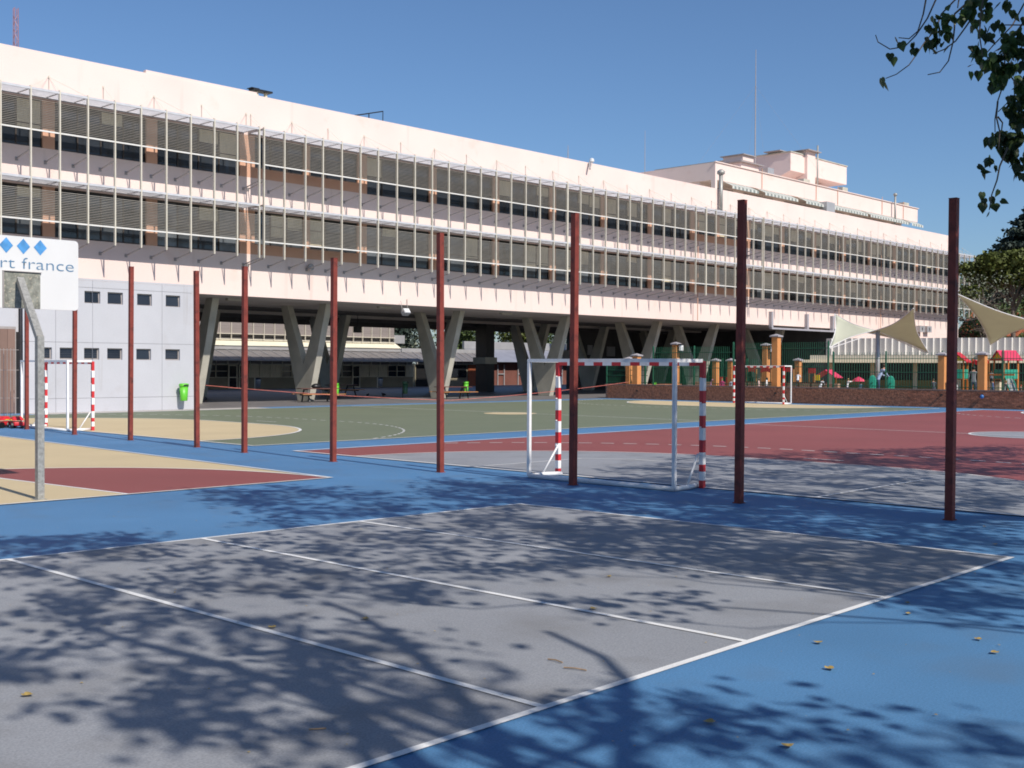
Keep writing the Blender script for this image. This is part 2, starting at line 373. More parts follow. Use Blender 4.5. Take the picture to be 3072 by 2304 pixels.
for u in (39.1,49.25,59.25,69.6,77.1,87.1):
    part(vcolumn(u,64.0,5.9),'column',concrete)
# sun screen frames
def frame_seg(us,first_slat=None):
    ua,ub=us[0],us[-1]; rl=MB()
    for z in (13.40,9.72): rl.box(ua,ub,WF-.10,WF-.04,z-.04,z+.04)
    F=rl.build('sunshade_frame',metal_rail,B)
    for z,h in ((13.40,.10),(11.70,.055),(9.72,.10),(7.98,.055)):
        rl=MB(); rl.box(ua+.001,ub-.001,WM-.05,WM+.012,z-h/2,z+h/2); rl.build('rail',white_rail if h<.08 else metal_rail,F)
    return F
seg1=[32.28-1.2375*k for k in range(22,-1,-1)]
seg2=[32.55,33.74,35.0,36.08,37.28,38.5,39.69,41.0]+[42.28+1.266*k for k in range(0,29)]
seg3=[77.93+1.256*k for k in range(0,34)]
mm_=MB(); mm_.box(-.028,.028,WM-.07,WM+.05,7.19,13.50); me_mull=mm_.mesh('mullion',alu)
mm_=MB(); mm_.box(-.055,.055,WM-.08,WM+.05,7.17,13.52); me_mull2=mm_.mesh('mullion',alu)
ab=MB(); ab.bar((0,WM+.05,7.16),(0,WF,6.93),.035,.05); ab.box(-.06,.06,WF-.03,WF,6.85,7.01); me_arm=ab.mesh('bracket',arm_m)
tb=MB(); tb.bar((0,WM+.012,0),(0,WF-.03,0),.045,.08); me_top=tb.mesh('bracket',arm_m)
slat_bays=[]
for us in (seg1,seg2,seg3):
    F=frame_seg(us)
    for i,u in enumerate(us):
        thick=us is seg2 and (abs(u-54.94)<.4 or abs(u-70.1)<.4)
        link('mullion',me_mull2 if thick else me_mull,F,(u,0,0))
        link('bracket',me_arm,F,(u,0,0)); link('bracket',me_arm,F,(u,0,3.72))
        link('bracket',me_top,F,(u,0,13.42)); link('bracket',me_top,F,(u,0,9.74))
        if i<len(us)-1: slat_bays.append((u+.03,us[i+1]-.03,F))
    for z in (13.45,9.77):
        for i in range(len(us)-1):
            g=MB()
            for k in range(9):
                y=WM+.05+k*.138; x0_,x1_=us[i]+.03,us[i+1]-.03
                g.poly([(x0_,y,z-.075),(x1_,y,z-.075),(x1_,y+.10,z-.025),(x0_,y+.10,z-.025)]); g.poly([(x0_,y+.10,z-.033),(x1_,y+.10,z-.033),(x1_,y,z-.083),(x0_,y,z-.083)]); g.poly([(x0_,y,z-.083),(x1_,y,z-.083),(x1_,y,z-.075),(x0_,y,z-.075)])
            g.build('grating',metal_rail,F)
    # stays above the screen
    for i,u in enumerate(us):
        if i%2==0 and u>18:
            cb=MB(); typ=(i//2)%2; ap=(u+.15,WF,14.33); cb.box(u+.125,u+.175,WF-.05,WF,14.29,14.37)
            cb.tube([ap,(u,WM,13.45)],.008,4)
            if typ:
                if i>0: cb.tube([ap,(us[i-1],WM,13.45)],.008,4)
                if i<len(us)-1: cb.tube([ap,(us[i+1],WM,13.45)],.008,4)
            cb.tube([(u+.15,WF-.03,14.3),(u+.15,WF-.03,13.5)],.012,4); cb.build('stay',alu,F)
# end bays turning the corner
b=MB()
for y in (47.7,49.0,50.4,51.8):
    b.box(119.4,119.46,y-.03,y+.03,7.19,13.5)
for z in (13.4,11.7,9.72,7.98): b.box(119.40,119.45,47.6,52,z-.03,z+.03)
b.build('end_frame',alu,B)
# louvre blades: nearest 300 as parts, the rest one part
def slat(b,a,c,y,z,j=0):
    d=.058; h=.031; t=.005
    b.poly([(a,y,z),(c,y,z+j),(c,y+d,z+h+j),(a,y+d,z+h)]); b.poly([(a,y+d,z+h-t),(c,y+d,z+h-t+j),(c,y,z-t+j),(a,y,z-t)])
    b.poly([(a,y,z-t),(c,y,z-t+j),(c,y,z+j),(a,y,z)])
vis=[s for s in slat_bays if s[0]>18.5]; near=vis[:8]; rest=MB()
for s in slat_bays:
    if s[0]<12: continue
    for zb in (11.745,8.025):
        for k in range(18):
            a,c,F=s; z=zb+.071*k; j=random.uniform(-.004,.004)
            if s in near:
                sb=MB(); slat(sb,a,c,WM-.012,z,j); sb.build('slat',slat_m,F)
            else: slat(rest,a,c,WM-.012,z,j)
rest.build('louvre_blades',slat_m,B,kind='stuff')
# rooftop storey set back from the parapet
b=MB(); b.box(79.3,116.6,53,67,17.15,18.55); b.box(79.3,79.6,53.0,53.4,15.1,17.15); part(b,'roof_storey_fascia',pink_wall)
b=MB(); b.box(79.45,116.3,54.6,66.8,15.1,17.148); part(b,'roof_storey_wall',pink_wall)
b=MB(); b.box(79.2,116.7,52.9,53.05,18.55,18.62); part(b,'coping',pink_wall)
for i,(a,c) in enumerate(((80.6,84.6),(85.6,91.0),(92.4,104.0),(104.6,113.0),(113.6,116.2))):
    aw=MB(); n=int((c-a)/.28)
    for k in range(n):
        x=a+(c-a)*k/n; x2=a+(c-a)*(k+1)/n
        zt=17.13; aw.poly([(x,53.02,zt),(x2,53.02,zt),(x2,52.2,16.72),(x,52.2,16.72)],k%2); aw.poly([(x,52.2,16.72),(x2,52.2,16.72),(x2,52.2,16.50),(x,52.2,16.50)],k%2)
    aw.build('awning',[mat('awning stripe pale',(.55,.56,.52),.8,.05,3),mat('awning stripe grey green',(.20,.23,.22),.8,.05,3)],B)
    wd=MB(); wd.box(a+.3,c-.3,54.52,54.62,15.3,16.9); part(wd,'window',glass)
b=MB(); b.box(95.5,97.0,51.9,52.6,16.05,17.0); part(b,'roof_duct',metal_gry)
# stepped low box at its left with dark openings
b=MB(); b.box(72.5,79.25,58,66,15.1,17.1); part(b,'roof_annex',pink_wall)
b=MB(); b.box(72.3,79.2,57.6,57.98,16.9,17.15); part(b,'roof_annex_eave',arm_m)
# penthouse
b=MB(); b.box(99.6,102.25,58,74,21.0,22.75); b.poly([(99.6,58,21.0),(102.25,58,21.0),(102.25,59.2,20.55),(99.6,59.2,20.55)]); b.poly([(99.6,59.2,20.55),(102.25,59.2,20.55),(102.25,74,20.55),(99.6,74,20.55)]); b.poly([(99.6,58,21.0),(99.6,59.2,20.55),(99.6,74,20.55),(99.6,74,21.0)])
part(b,'tank_house',pink_wall)
b=MB(); b.box(103.85,110.8,58,72,20.9,22.75); part(b,'tank_house',pink_wall)
b=MB(); b.box(102.26,103.84,57.7,60,18.5,23.2); part(b,'flue_tower',pink_wall)
b=MB(); b.box(101.8,104.3,57.3,60.6,23.2,23.28); b.box(99.0,101.3,58.8,60.6,22.92,23.0); part(b,'roof_cap',arm_m)
b=MB(); b.box(99.5,102.3,57.93,74.1,22.75,22.85); b.box(103.8,110.9,57.93,72.1,22.75,22.85); part(b,'coping',concrete)
b=MB(); b.box(100.6,108.6,59.4,72,18.5,20.6); part(b,'stair_house',pink_wall)
b=MB(); b.box(103.2,107.3,59.3,59.41,19.9,20.5); part(b,'window',glass)
b=MB(); b.tube([(103.9,57.5,18.6),(103.9,57.5,23.9)],.09,8); part(b,'vent_pipe',galv,smooth=True)
b=MB(); b.box(85.6,88.4,54.6,57.6,18.55,19.55); b.box(86.5,88.2,55,57,19.9,20.35); part(b,'chimney',pink_wall)
b=MB(); b.box(85.2,88.8,54.3,57.8,19.56,19.64); b.box(86.3,88.4,54.8,57.2,20.36,20.43); part(b,'chimney_cap',arm_m)
b=MB(); b.box(88.6,89.6,53.8,54.5,18.62,19.4); part(b,'roof_tank',metal_gry)
b=MB()
for uu in (86.3,95.5,99.5,108.5,113.2): b.tube([(uu,52.95,18.9),(uu,52.95,17.2)],.03,5)
b.build('downpipe',pink_pier,B)
b=MB(); b.box(93.5,94.6,53.1,53.7,18.56,18.95); part(b,'roof_box',concrete)
b=MB(); b.box(100.5,101.5,53.0,53.5,18.63,19.0); part(b,'roof_box',concrete)
b=MB(); b.box(113.9,115.0,53.2,53.9,18.63,19.0); part(b,'roof_box',concrete)
# steel flue in front of the parapet
b=MB(); b.tube([(73.7,48.75,13.6),(73.7,48.75,16.35)],.15,10); b.lathe((73.7,48.75,16.35),[(.15,0),(.30,.1),(.30,.28),(.1,.42)],10); part(b,'flue',galv,smooth=True)
b=MB(); b.tube([(110.6,52.6,16.4),(110.6,52.6,19.2)],.10,8); b.lathe((110.6,52.6,19.2),[(.1,0),(.2,.05),(.2,.2),(.05,.3)],8); part(b,'flue',galv,smooth=True)
# thin downpipes between the frames
for uu,ww in ((70.5,48.55),(91.6,48.55),(99.9,48.8)):
    b=MB(); b.tube([(uu,ww,5.4),(uu,ww,13.2)],.035,6); part(b,'downpipe',pink_pier)
# canopy frame low on the fascia
b=MB()
for uu in (81.1,86.7,91.0): b.box(uu-.13,uu+.13,WF-.28,WF-.01,5.2,6.45)
b.box(81,93.2,WF-.30,WF-.02,5.06,5.2); part(b,'canopy_bracket',mat('dull grey post',(.36,.35,.38),.5,.08,2))
# air conditioners
for uu in (108.1,109.7):
    a=MB(); a.box(uu-.5,uu+.5,WF-.45,WF-.06,5.5,6.1); a.lathe((0,0,0),[(.001,0),(.001,.001)],3)
    o=part(a,'air_conditioner',metal_gry); f=MB()
    for k in range(10):
        aa=2*math.pi*k/10; f.bar((uu,WF-.455,5.8),(uu+.22*math.cos(aa),WF-.455,5.8+.22*math.sin(aa)),.015)
    f.build('fan_grille',black_m,o)
# ceiling lamps under the soffit
for uu in (33.1,43.0,53.0):
    a=MB(); a.box(uu-.45,uu+.45,50.9,51.15,ZS-.12,ZS-.003); part(a,'ceiling_lamp',mat('fluorescent lamp casing',(.45,.42,.36),.5,.05,2))
# ============================================================ SERVICE BLOCK (grey)
S=thing('service_block','light grey rendered two-storey block with small dark square windows under the pink building','building')
sb=46.6
b=MB(); b.box(20.37,28.13,sb+.215,56,0,5.5); part(b,'wall_core',joint_m,S)
cols=[20.35,21.71,23.31,26.53,28.15] ; rows=[0,.585,2.915,5.225,5.53]
wins=[(22.95,23.65,4.57,5.08),(23.98,24.68,4.57,5.08),(25.34,26.04,4.57,5.08),(26.71,27.42,4.57,5.08),(20.9,21.55,2.2,2.69),(21.88,22.5,2.2,2.69),(22.93,23.6,2.2,2.69),(23.96,24.65,2.2,2.69),(25.3,26.0,2.2,2.69),(26.69,27.41,2.2,2.69)]
def cut_panel(a,c,z0,z1,holes):
    xs=sorted({a,c,*[h[0] for h in holes],*[h[1] for h in holes]}); zs=sorted({z0,z1,*[h[2] for h in holes],*[h[3] for h in holes]}); b=MB()
    hole=lambda x,z: any(h[0]<x<h[1] and h[2]<z<h[3] for h in holes)
    for i in range(len(xs)-1):
        for j in range(len(zs)-1):
            if not hole((xs[i]+xs[i+1])/2,(zs[j]+zs[j+1])/2):
                b.poly([(xs[i],sb,zs[j]),(xs[i+1],sb,zs[j]),(xs[i+1],sb,zs[j+1]),(xs[i],sb,zs[j+1])])
    for h in holes:
        p=[(h[0],h[2]),(h[1],h[2]),(h[1],h[3]),(h[0],h[3])]
        for i in range(4):
            q,r=p[i],p[(i+1)%4]
            if q[0]==r[0] and (q[0]==a or q[0]==c): continue
            b.poly([(q[0],sb,q[1]),(q[0],sb+.20,q[1]),(r[0],sb+.20,r[1]),(r[0],sb,r[1])])
    for (x,y,z,w2) in ((a,sb,z0,0),): pass
    b.poly([(a,sb,z0),(a,sb,z1),(a,sb+.04,z1),(a,sb+.04,z0)]); b.poly([(c,sb,z1),(c,sb,z0),(c,sb+.04,z0),(c,sb+.04,z1)]); b.poly([(a,sb,z1),(c,sb,z1),(c,sb+.04,z1),(a,sb+.04,z1)])
    return b
g=.006
for i in range(4):
    for j in range(4):
        a,c,z0,z1=cols[i]+g,cols[i+1]-g,rows[j]+g,rows[j+1]-g
        hs=[(max(a,h[0]),min(c,h[1]),h[2],h[3]) for h in wins if h[1]>a and h[0]<c and z0<=h[2] and h[3]<=z1]
        cut_panel(a,c,z0,z1,hs).build('wall_panel',grey_wall,S)
# carve: the recessed openings sit in front of a dark reveal box
for h in wins:
    f=MB(); t=.05
    y0,y1=sb+.10,sb+.14
    f.box(h[0],h[1],y0,y1,h[2],h[2]+t); f.box(h[0],h[1],y0,y1,h[3]-t,h[3]); f.box(h[0],h[0]+t,y0+.001,y1,h[2]+t,h[3]-t); f.box(h[1]-t,h[1],y0+.001,y1,h[2]+t,h[3]-t); W=f.build('window',arm_m,S)
    p=MB(); tilt=.0
    if h[2]<3 and h[0]!=25.3:
        for k in range(4): z=h[2]+.08+k*.09; p.poly([(h[0]+t,y0+.004,z),(h[1]-t,y0+.004,z),(h[1]-t,y0+.016,z+.075),(h[0]+t,y0+.016,z+.075)])
    else: p.poly([(h[0]+t,y0-.03,h[2]+t),(h[1]-t,y0-.03,h[2]+t),(h[1]-t,y0+.01,h[3]-t),(h[0]+t,y0+.01,h[3]-t)])
    p.build('pane',glass,W)
b=MB(); b.box(20.34,28.16,sb-.01,sb+.03,5.53,5.60); part(b,'wall_cap',grey_wall,S)

# ============================================================ SPORTS EQUIPMENT
def goal():
    G=thing('handball_goal',None,'goal')
    W2=1.57; t=.08; D=.78
    for s in (-1,1):
        p=MB(); z=0
        for k,dz_ in enumerate((.126,.145,.114,.2,.2,.2,.2,.205,.204,.207,.279)):
            z1=z+dz_; p.box(-t/2,t/2,s*W2-t/2,s*W2+t/2,z,z1,k%2); z=z1
        p.build('post',[red_p,white_p],G,bevel=.004)
    p=MB(); y=-W2+t/2; k=1; n=15; st=(2*W2-t)/n
    for i in range(n): p.box(-t/2,t/2-.001,y+i*st,y+(i+1)*st,2.0,2.08-.001,1-(i%2)); 
    p.build('crossbar',[white_p,red_p],G)
    for s in (-1,1):
        q=MB(); q.box(-D-.03,-D+.03,s*W2-.03,s*W2+.03,.05,2.055); q.build('back_upright',white_p,G,bevel=.005)
        q=MB(); q.box(-D-.03,-t/2-.001,s*W2-.028,s*W2+.028,2.056,2.113); q.build('top_side_bar',white_p,G)
        q=MB(); q.tube([(-D,s*W2,.04),(-D*.45,s*W2,.045),(-.02,s*W2-s*.10,.04)],.038,8); q.build('bottom_side_bar',white_p,G,smooth=True)
        q=MB(); q.tube([(-.43,s*W2-s*.0,.05),(-.05,s*W2-s*.05,.56)],.018,6); q.build('brace',white_p,G,smooth=True)
    q=MB(); q.box(-D-.03,-D+.03,-W2+.031,W2-.031,2.057,2.114); q.build('top_back_bar',white_p,G)
    q=MB(); q.tube([(-D,-W2,.04),(-D,-.6,.042),(-D,.5,.038),(-D,W2,.04)],.042,8); q.build('bottom_back_bar',white_p,G,smooth=True)
    h=MB()
    for s in (-1,1):
        for z in (.55,1.0,1.4,1.8): h.tube([(-.04,s*W2,z),(-.075,s*W2,z)],.012,5)
    h.build('net_hook',white_p,G)
    return G
G1=goal(); G1.location=(15.93,12.43,0); G1['label']='large red and white striped goal in front, behind the oxide posts on the grey area'
G1['group']='handball goals'
dup(G1,(16.62,34.8,0),0,'striped goal by the grey block wall, on the sand coloured goal area')
dup(G1,(55.75,34.35,0),math.pi,'distant striped goal standing against the brick wall')
poles=[(15.49,35.21,4.4,'thin red post far left, last of the row by the toy cars'),(15.28,31.64,4.35,'red post rising beneath the white advertising board, beside the far left goal'),
(15.19,28.29,4.55,'red post in front of the grey block, between the square windows'),(15.05,24.81,4.24,'red post at the right corner of the grey block, beside the lime bin'),
(14.90,22.56,4.21,'red post close right of the grey block corner, before the first slanted column'),(14.82,19.20,4.19,'red post standing just right of the first full V column'),
(14.77,15.90,4.45,'red post left of the near goal, before the second full V column'),(14.76,12.64,4.53,'red post standing behind the near striped goal frame, seen through it'),
(14.54,9.27,4.40,'dark maroon shaded post between near goal and far goal'),(14.90,6.30,4.18,'broad dark maroon shaded post nearest the camera, at the right edge')]
for i,(u,w_,h,l) in enumerate(poles):
    b=MB(); s=.052
    b.box(-s,s,-s,s,0,h)
    o=b.build('steel_post',red_steel,loc=(u,w_,0),bevel=.006)
    o.rotation_euler=(R(random.uniform(-.25,.25)),R(random.uniform(-.25,.25)),0)
    MB().box(-.068,.068,-.068,.068,0.0,.012).build('base_plate',red_steel,o)
    MB().box(-.055,.055,-.055,.055,h,h+.006).build('end_cap',red_steel,o)
    tag(o,l,'post','oxide red steel posts in a row across the courts')
# basketball stand
H=thing('basketball_stand','grey galvanised basketball stand with white advertising backboard on a bent arm','basketball hoop',(7.52,16.66,0))
b=MB(); b.box(-.05,.05,-.05,.05,0,2.39); b.build('pole',galv,H,bevel=.004)
b=MB(); b.box(-.09,.09,-.09,.09,0,.012); b.build('base_plate',galv,H)
b=MB(); b.bar((0,0,2.36),(.22,1.16,3.28),.1,.1); b.build('arm',galv,H,bevel=.004)
bx,bz=.28,3.395   # board centre (local)
bd=MB(); hw,hh,rc=.91,.555,.06; pts=[]
for cx,cz,a0 in ((hw-rc,hh-rc,0),(-hw+rc,hh-rc,90),(-hw+rc,-hh+rc,180),(hw-rc,-hh+rc,270)):
    for k in range(5):
        a=R(a0+22.5*k); pts.append((bx+cx+rc*math.cos(a),bz+cz+rc*math.sin(a)))
n=len(pts); k=0
bd.v=[(p[0],1.235,p[1]) for p in pts]+[(p[0],1.275,p[1]) for p in pts]; bd.f=[tuple(range(n)),tuple(reversed(range(n,2*n)))]+[(i,i+n,(i+1)%n+n,(i+1)%n) for i in range(n)]; bd.m=[0]*len(bd.f)
bd.build('backboard',board_m,H)
b=MB(); b.box(bx-.285,bx+.285,1.222,1.234,2.845,3.40); b.build('mounting_plate',stone,H)
b=MB(); b.box(bx-.30,bx+.30,1.20,1.234,3.402,3.412); b.box(bx-.30,bx-.286,1.20,1.234,2.845,3.401); b.build('plate_shadow_edge',arm_m,H)  # dark edges drawn for the shadow along the plate's top and left
for dx in (-.505,-.24,.025,.29):
    b=MB(); cx=bx+dx; cz=3.80; r=.105; b.poly([(cx-r,1.231,cz),(cx,1.231,cz-r*1.15),(cx+r,1.231,cz),(cx,1.231,cz+r*1.15)]); b.build('diamond_print',blue_print,H)
def text(s,size,m,parent,loc,rot,name='lettering',ext=0.0,width=None):
    cu=bpy.data.curves.new(name,'FONT'); cu.body=s; cu.size=size; cu.align_x='CENTER'; cu.extrude=ext; cu.offset=-.003
    t=bpy.data.objects.new('tmp',cu); C.objects.link(t); dg=bpy.context.evaluated_depsgraph_get()
    me=bpy.data.meshes.new_from_object(t.evaluated_get(dg)); bpy.data.objects.remove(t); me.materials.clear(); me.materials.append(m)
    if width:
        xs=[v.co.x for v in me.vertices]; k=width/(max(xs)-min(xs))
        for v in me.vertices: v.co.x*=k
    o=bpy.data.objects.new(name,me); C.objects.link(o); o.parent=parent; o.location=loc; o.rotation_euler=rot; return o
text('sport france',.25,text_print,H,(bx-.0,1.229,3.455),(R(90),0,0),width=1.66)
b=MB(); n=20
b.tube([(bx+.225*math.cos(2*math.pi*i/n),1.55+.225*math.sin(2*math.pi*i/n),3.02) for i in range(n+1)],.01,5); b.box(bx-.05,bx+.05,1.28,1.34,2.97,3.07); b.build('rim',mat('orange rim',(.6,.12,.02),.4,.1,4),H)
# tape strung over the yard
def sag(a,c,n,s): 
    a,c=Vector(a),Vector(c); return [a.lerp(c,i/n)-Vector((0,0,s*4*(i/n)*(1-i/n))) for i in range(n+1)]
b=MB(); b.tube(sag((32.6,52.9,.95),(44.0,46.6,.12),14,.10)+sag((44.0,46.6,.12),(58.1,45.2,1.05),16,.10)[1:],.014,5); tag(b.build('barrier_tape',rope_m),'faded red barrier tape strung low from the slanted column to the brick wall','tape')
# bins
def trash_bin(m,label,loc,rz,onpost=False,group=None):
    T=thing('litter_bin',label,'bin',loc,rz,group)
    b=MB(); b.lathe((0,0,.32),[(.15,0),(.165,.02),(.20,.62)],14,sx=1.0,sy=.8); b.build('bin_body',m,T,smooth=True)
    b=MB(); b.lathe((0,0,.945),[(.215,0),(.225,.02),(.225,.10),(.20,.14),(.13,.15)],14,sx=1.0,sy=.82); b.build('bin_lid',m,T,smooth=True)
    b=MB(); b.poly([(-.11,-.19,.98),(.11,-.19,.98),(.11,-.185,1.045),(-.11,-.185,1.045)]); b.build('bin_opening',black_m,T)
    if onpost: b=MB(); b.tube([(0,.2,0),(0,.2,1.0)],.03,8); b.build('bin_post',black_m,T)
    else: b=MB(); b.box(-.05,.05,.15,.30,.6,.75); b.build('wall_bracket',black_m,T)
    return T
T=trash_bin(bin_green,'lime green litter bin hung on the grey block wall',(27.4,46.25,.08),0)
trash_bin(bin_green,'lime green litter bin beside the picnic table at the first full V column',(41.9,54.0,-.08),0.6,True)
trash_bin(bin_green,'lime green litter bin beside the picnic table at the second full V column',(52.3,53.9,-.08),0.6,True)
trash_bin(bin_dkgreen,'dark green shaded litter bin left of the second picnic table',(47.9,54.8,-.05),0.2,True)
for uu,l in ((55.2,'pale grey bin under the awning, left of the two across the yard'),(68.3,'pale grey bin by the glazed door across the yard')):
    T=thing('waste_bin',l,'bin',(uu,81.6,0),0,'pale grey bins across the yard')
    b=MB(); b.lathe((0,0,.15),[(.20,0),(.24,.6),(.25,.68)],10); b.build('bin_body',metal_gry,T,smooth=True)
    b=MB(); b.lathe((0,0,.84),[(.26,0),(.24,.10),(.1,.15)],10); b.build('bin_lid',black_m,T)
    b=MB(); b.tube([(-.3,0,0),(-.3,0,1.0)],.04,6); b.build('bin_post',cream,T)
# picnic tables
def picnic(loc,rz,label):
    T=thing('picnic_table',label,'picnic table',loc,rz,'picnic tables at the V columns')
    for i in range(5):
        b=MB(); y=-.34+i*.15; b.box(-1.15,1.15,y,y+.135,.72,.76); b.build('tabletop_plank',wood_dk,T)
    for s in (-1,1):
        for k in range(2):
            b=MB(); y=s*.72+(k-.5)*.15; b.box(-1.25,1.25,y-.066,y+.066,.42,.46); b.build('seat_plank',wood,T)
        for x in (-.75,.75):
            b=MB(); b.bar((x,s*.25,.72),(x,s*.55,0.02),.07,.07); b.build('leg',black_m,T)
    for x in (-.75,.75):
        b=MB(); b.bar((x,-.8,.38),(x,.8,.38),.05,.08); b.bar((x,-.32,.68),(x,.32,.68),.05,.06); b.build('cross_support',black_m,T)
    return T
picnic((38.9,51.7,0),R(-14),'dark picnic table and wooden benches in front of first full V column')
picnic((48.9,51.5,0),R(-14),'dark picnic table with reddish frame in front of second full V column')
picnic((47.4,60.5,0),R(5),'dark picnic table deep in shade under the building')
b=MB(); b.lathe((0,0,0),[(.14,0),(.22,.06),(.20,.16),(.10,.24),(.02,.26)],10,sx=1.4); tag(b.build('backpack',black_m,loc=(38.7,51.65,.76),smooth=True),'black bag lying on the first picnic table','bag')
# hanging loudspeaker and floodlight
b=MB(); b.box(-.22,.22,-.18,.18,-.35,.05); b.tube([(0,0,.05),(0,0,.95)],.02,5); tag(b.build('hanging_loudspeaker',black_m,loc=(49.9,62,4.6)),'small black loudspeaker box hanging beneath the raised building','loudspeaker')
T=thing('floodlight','grey floodlight with bright lens hanging at the soffit edge','floodlight',(42.6,48.7,5.0))
b=MB(); b.box(-.22,.22,-.12,.18,-.16,.16); o=b.build('lamp_housing',metal_gry,T,bevel=.02); o.rotation_euler=(R(-35),0,0)
b=MB(); b.box(-.17,.17,-.135,-.121,-.12,.12); o=b.build('lamp_lens',lampw,T); o.rotation_euler=(R(-35),0,0)
b=MB(); b.tube([(-.25,0,0),(-.25,.15,.6)],.015,5); b.tube([(.3,.2,.2),(.3,.25,.72)],.015,5); b.build('lamp_bracket',arm_m,T)
T=thing('roof_floodlight','small lamp on a short arm over the pink parapet edge','floodlight',(58.6,48.9,15.3))
b=MB(); b.bar((0,0,.05),(-.25,-.25,-.45),.1,.1); b.build('lamp_arm',arm_m,T); b=MB(); b.lathe((.12,-.1,.02),[(.05,0),(.16,.08),(.14,.26),(.03,.32)],8); b.build('lamp_head',lampw,T)
T=thing('wall_horn','round dark bell horn fixed on the pink fascia beside red post','bell',(36.2,48.9,7.05))
b=MB(); b.lathe((0,0,0),[(.08,0),(.18,.08),(.18,.16)],12); o=b.build('horn_body',arm_m,T); o.rotation_euler=(R(90),0,0)
# roof mounted items
def mast(label,u,w_,z0,z1,r,guys=0,name='antenna_mast',wob=0):
    T=thing(name,label,'antenna',(u,w_,z0)); h=z1-z0
    b=MB(); b.tube([(0,0,0),(0,0,h*.7),(0,0,h)],[r,r*.7,r*.4],6); b.build('pole',arm_m,T)
    for k in range(guys):
        a=R(40+k*90); g=MB(); g.tube([(0,0,h*.75),(math.cos(a)*h*.55,math.sin(a)*h*.55,0)],.005,4); g.build('guy_wire',arm_m,T)
    return T
mast('tall thin antenna mast with guy wires on the rooftop storey',96.5,60,18.5,32.3,.07,4)
mast('thin short antenna rising left of the rooftop storey',79.2,60,15.1,22.0,.035,0)
mast('small lightning spike on the middle of the parapet',56.8,49.2,15.3,16.25,.03,0)
T=thing('lattice_mast','faint red and white lattice tower at the upper left beyond the roof','antenna',(38.8,90,0))
b=MB(); s=.22
for dx,dy in ((-s,-s),(s,-s),(s,s),(-s,s)): b.tube([(dx,dy,0),(dx*.6,dy*.6,29.5)],.03,4)
b.build('legs',mat('faded red mast paint',(.38,.16,.15),.7,.1,1),T)
b=MB()
for k in range(40):
    z=9+k*.5; q=s*(1-.4*z/29.5); sg=1 if k%2 else -1; b.tube([(-q*sg,-q,z),(q*sg,-q,z+.5)],.018,3); b.tube([(-q,-q*sg,z),(-q,q*sg,z+.5)],.018,3)
b.build('lattice_bracing',mat('faded pink white paint',(.5,.3,.3),.7,.1,1),T)
T=thing('roof_vent','flat black vent cowl on pale legs on the parapet top','vent',(33.7,49.6,15.36))
b=MB(); b.box(-.75,.75,-.3,.3,.62,.78); b.box(-.9,-.3,-.3,.3,.78,.84); b.build('vent_cap',black_m,T); b=MB(); b.box(-.4,-.25,-.1,.1,0,.62); b.box(.3,.45,-.1,.1,0,.62); b.build('vent_leg',cream,T); T.scale=(.75,.75,.55)
T=thing('roof_hatch_rail','dark angled handrail bracket standing on the roof edge','handrail',(41.2,50,15.1))
b=MB(); b.tube([(-1.2,0,.5),(.8,0,1.05),(.8,0,.2)],.035,5); b.tube([(-.2,0,0),(-.2,0,.8)],.03,5); b.build('rail_tube',black_m,T)
# ============================================================ BRICK WALL
BW=thing('brick_wall','long low brown brick retaining wall below the playground','wall')
b=MB(); b.box(58.02,58.22,8,46.97,0,.86); part(b,'mortar_core',mortar,BW)
b=MB(); b.box(57.98,58.26,8,47.0,.862,.92); part(b,'coping',mat('brick coping',(.23,.15,.12),.85,.2,8),BW)
b=MB(); b.box(58.22,66,46.75,46.97,0,.86); part(b,'return_wall',brick_m2,BW)
bl,bh=.235,.0765; rowsn=11; rest=MB(); cnt=0
bm_=MB(); bm_.box(0,.05,.006,bl-.006,.005,bh-.005); me_brick=bm_.mesh('brick',brick_m)
nb=int((46.97-8)/bl)
for j in range(nb):
    for r_ in range(rowsn):
        y=8+j*bl+(bl/2 if r_%2 else 0); z=.012+r_*bh
        if y+bl>46.97: continue
        dx=random.uniform(-.006,.004)
        if y>20.4 and cnt<300: link('brick',me_brick,BW,(57.985+dx,y,z)); cnt+=1
        else: rest.box(57.985+dx,58.03,y+.006,y+bl-.006,z+.005,z+bh-.005)
rest.build('brick_courses',brick_m2,BW,kind='stuff')
b=MB()
for y,z in ((34.6,.55),(44.4,.51),(25.0,.64)): b.tube([(57.9,y,z),(58.0,y,z)],.05,8)
b.build('drain_spout',black_m,BW)
b=MB(); b.lathe((0,0,-.1),[(.03,0),(.085,.04),(.1,.1),(.085,.16),(.03,.2)],12); tag(b.build('ball',mat('blue rubber ball',(.03,.13,.35),.4,.05,4),loc=(57.86,22.9,.60),smooth=True),'small blue ball caught on a hook at the brick wall front','ball')
MB().tube([(57.86,22.9,.70),(57.99,22.9,.74)],.01,4).build('wall_hook',black_m,BW)
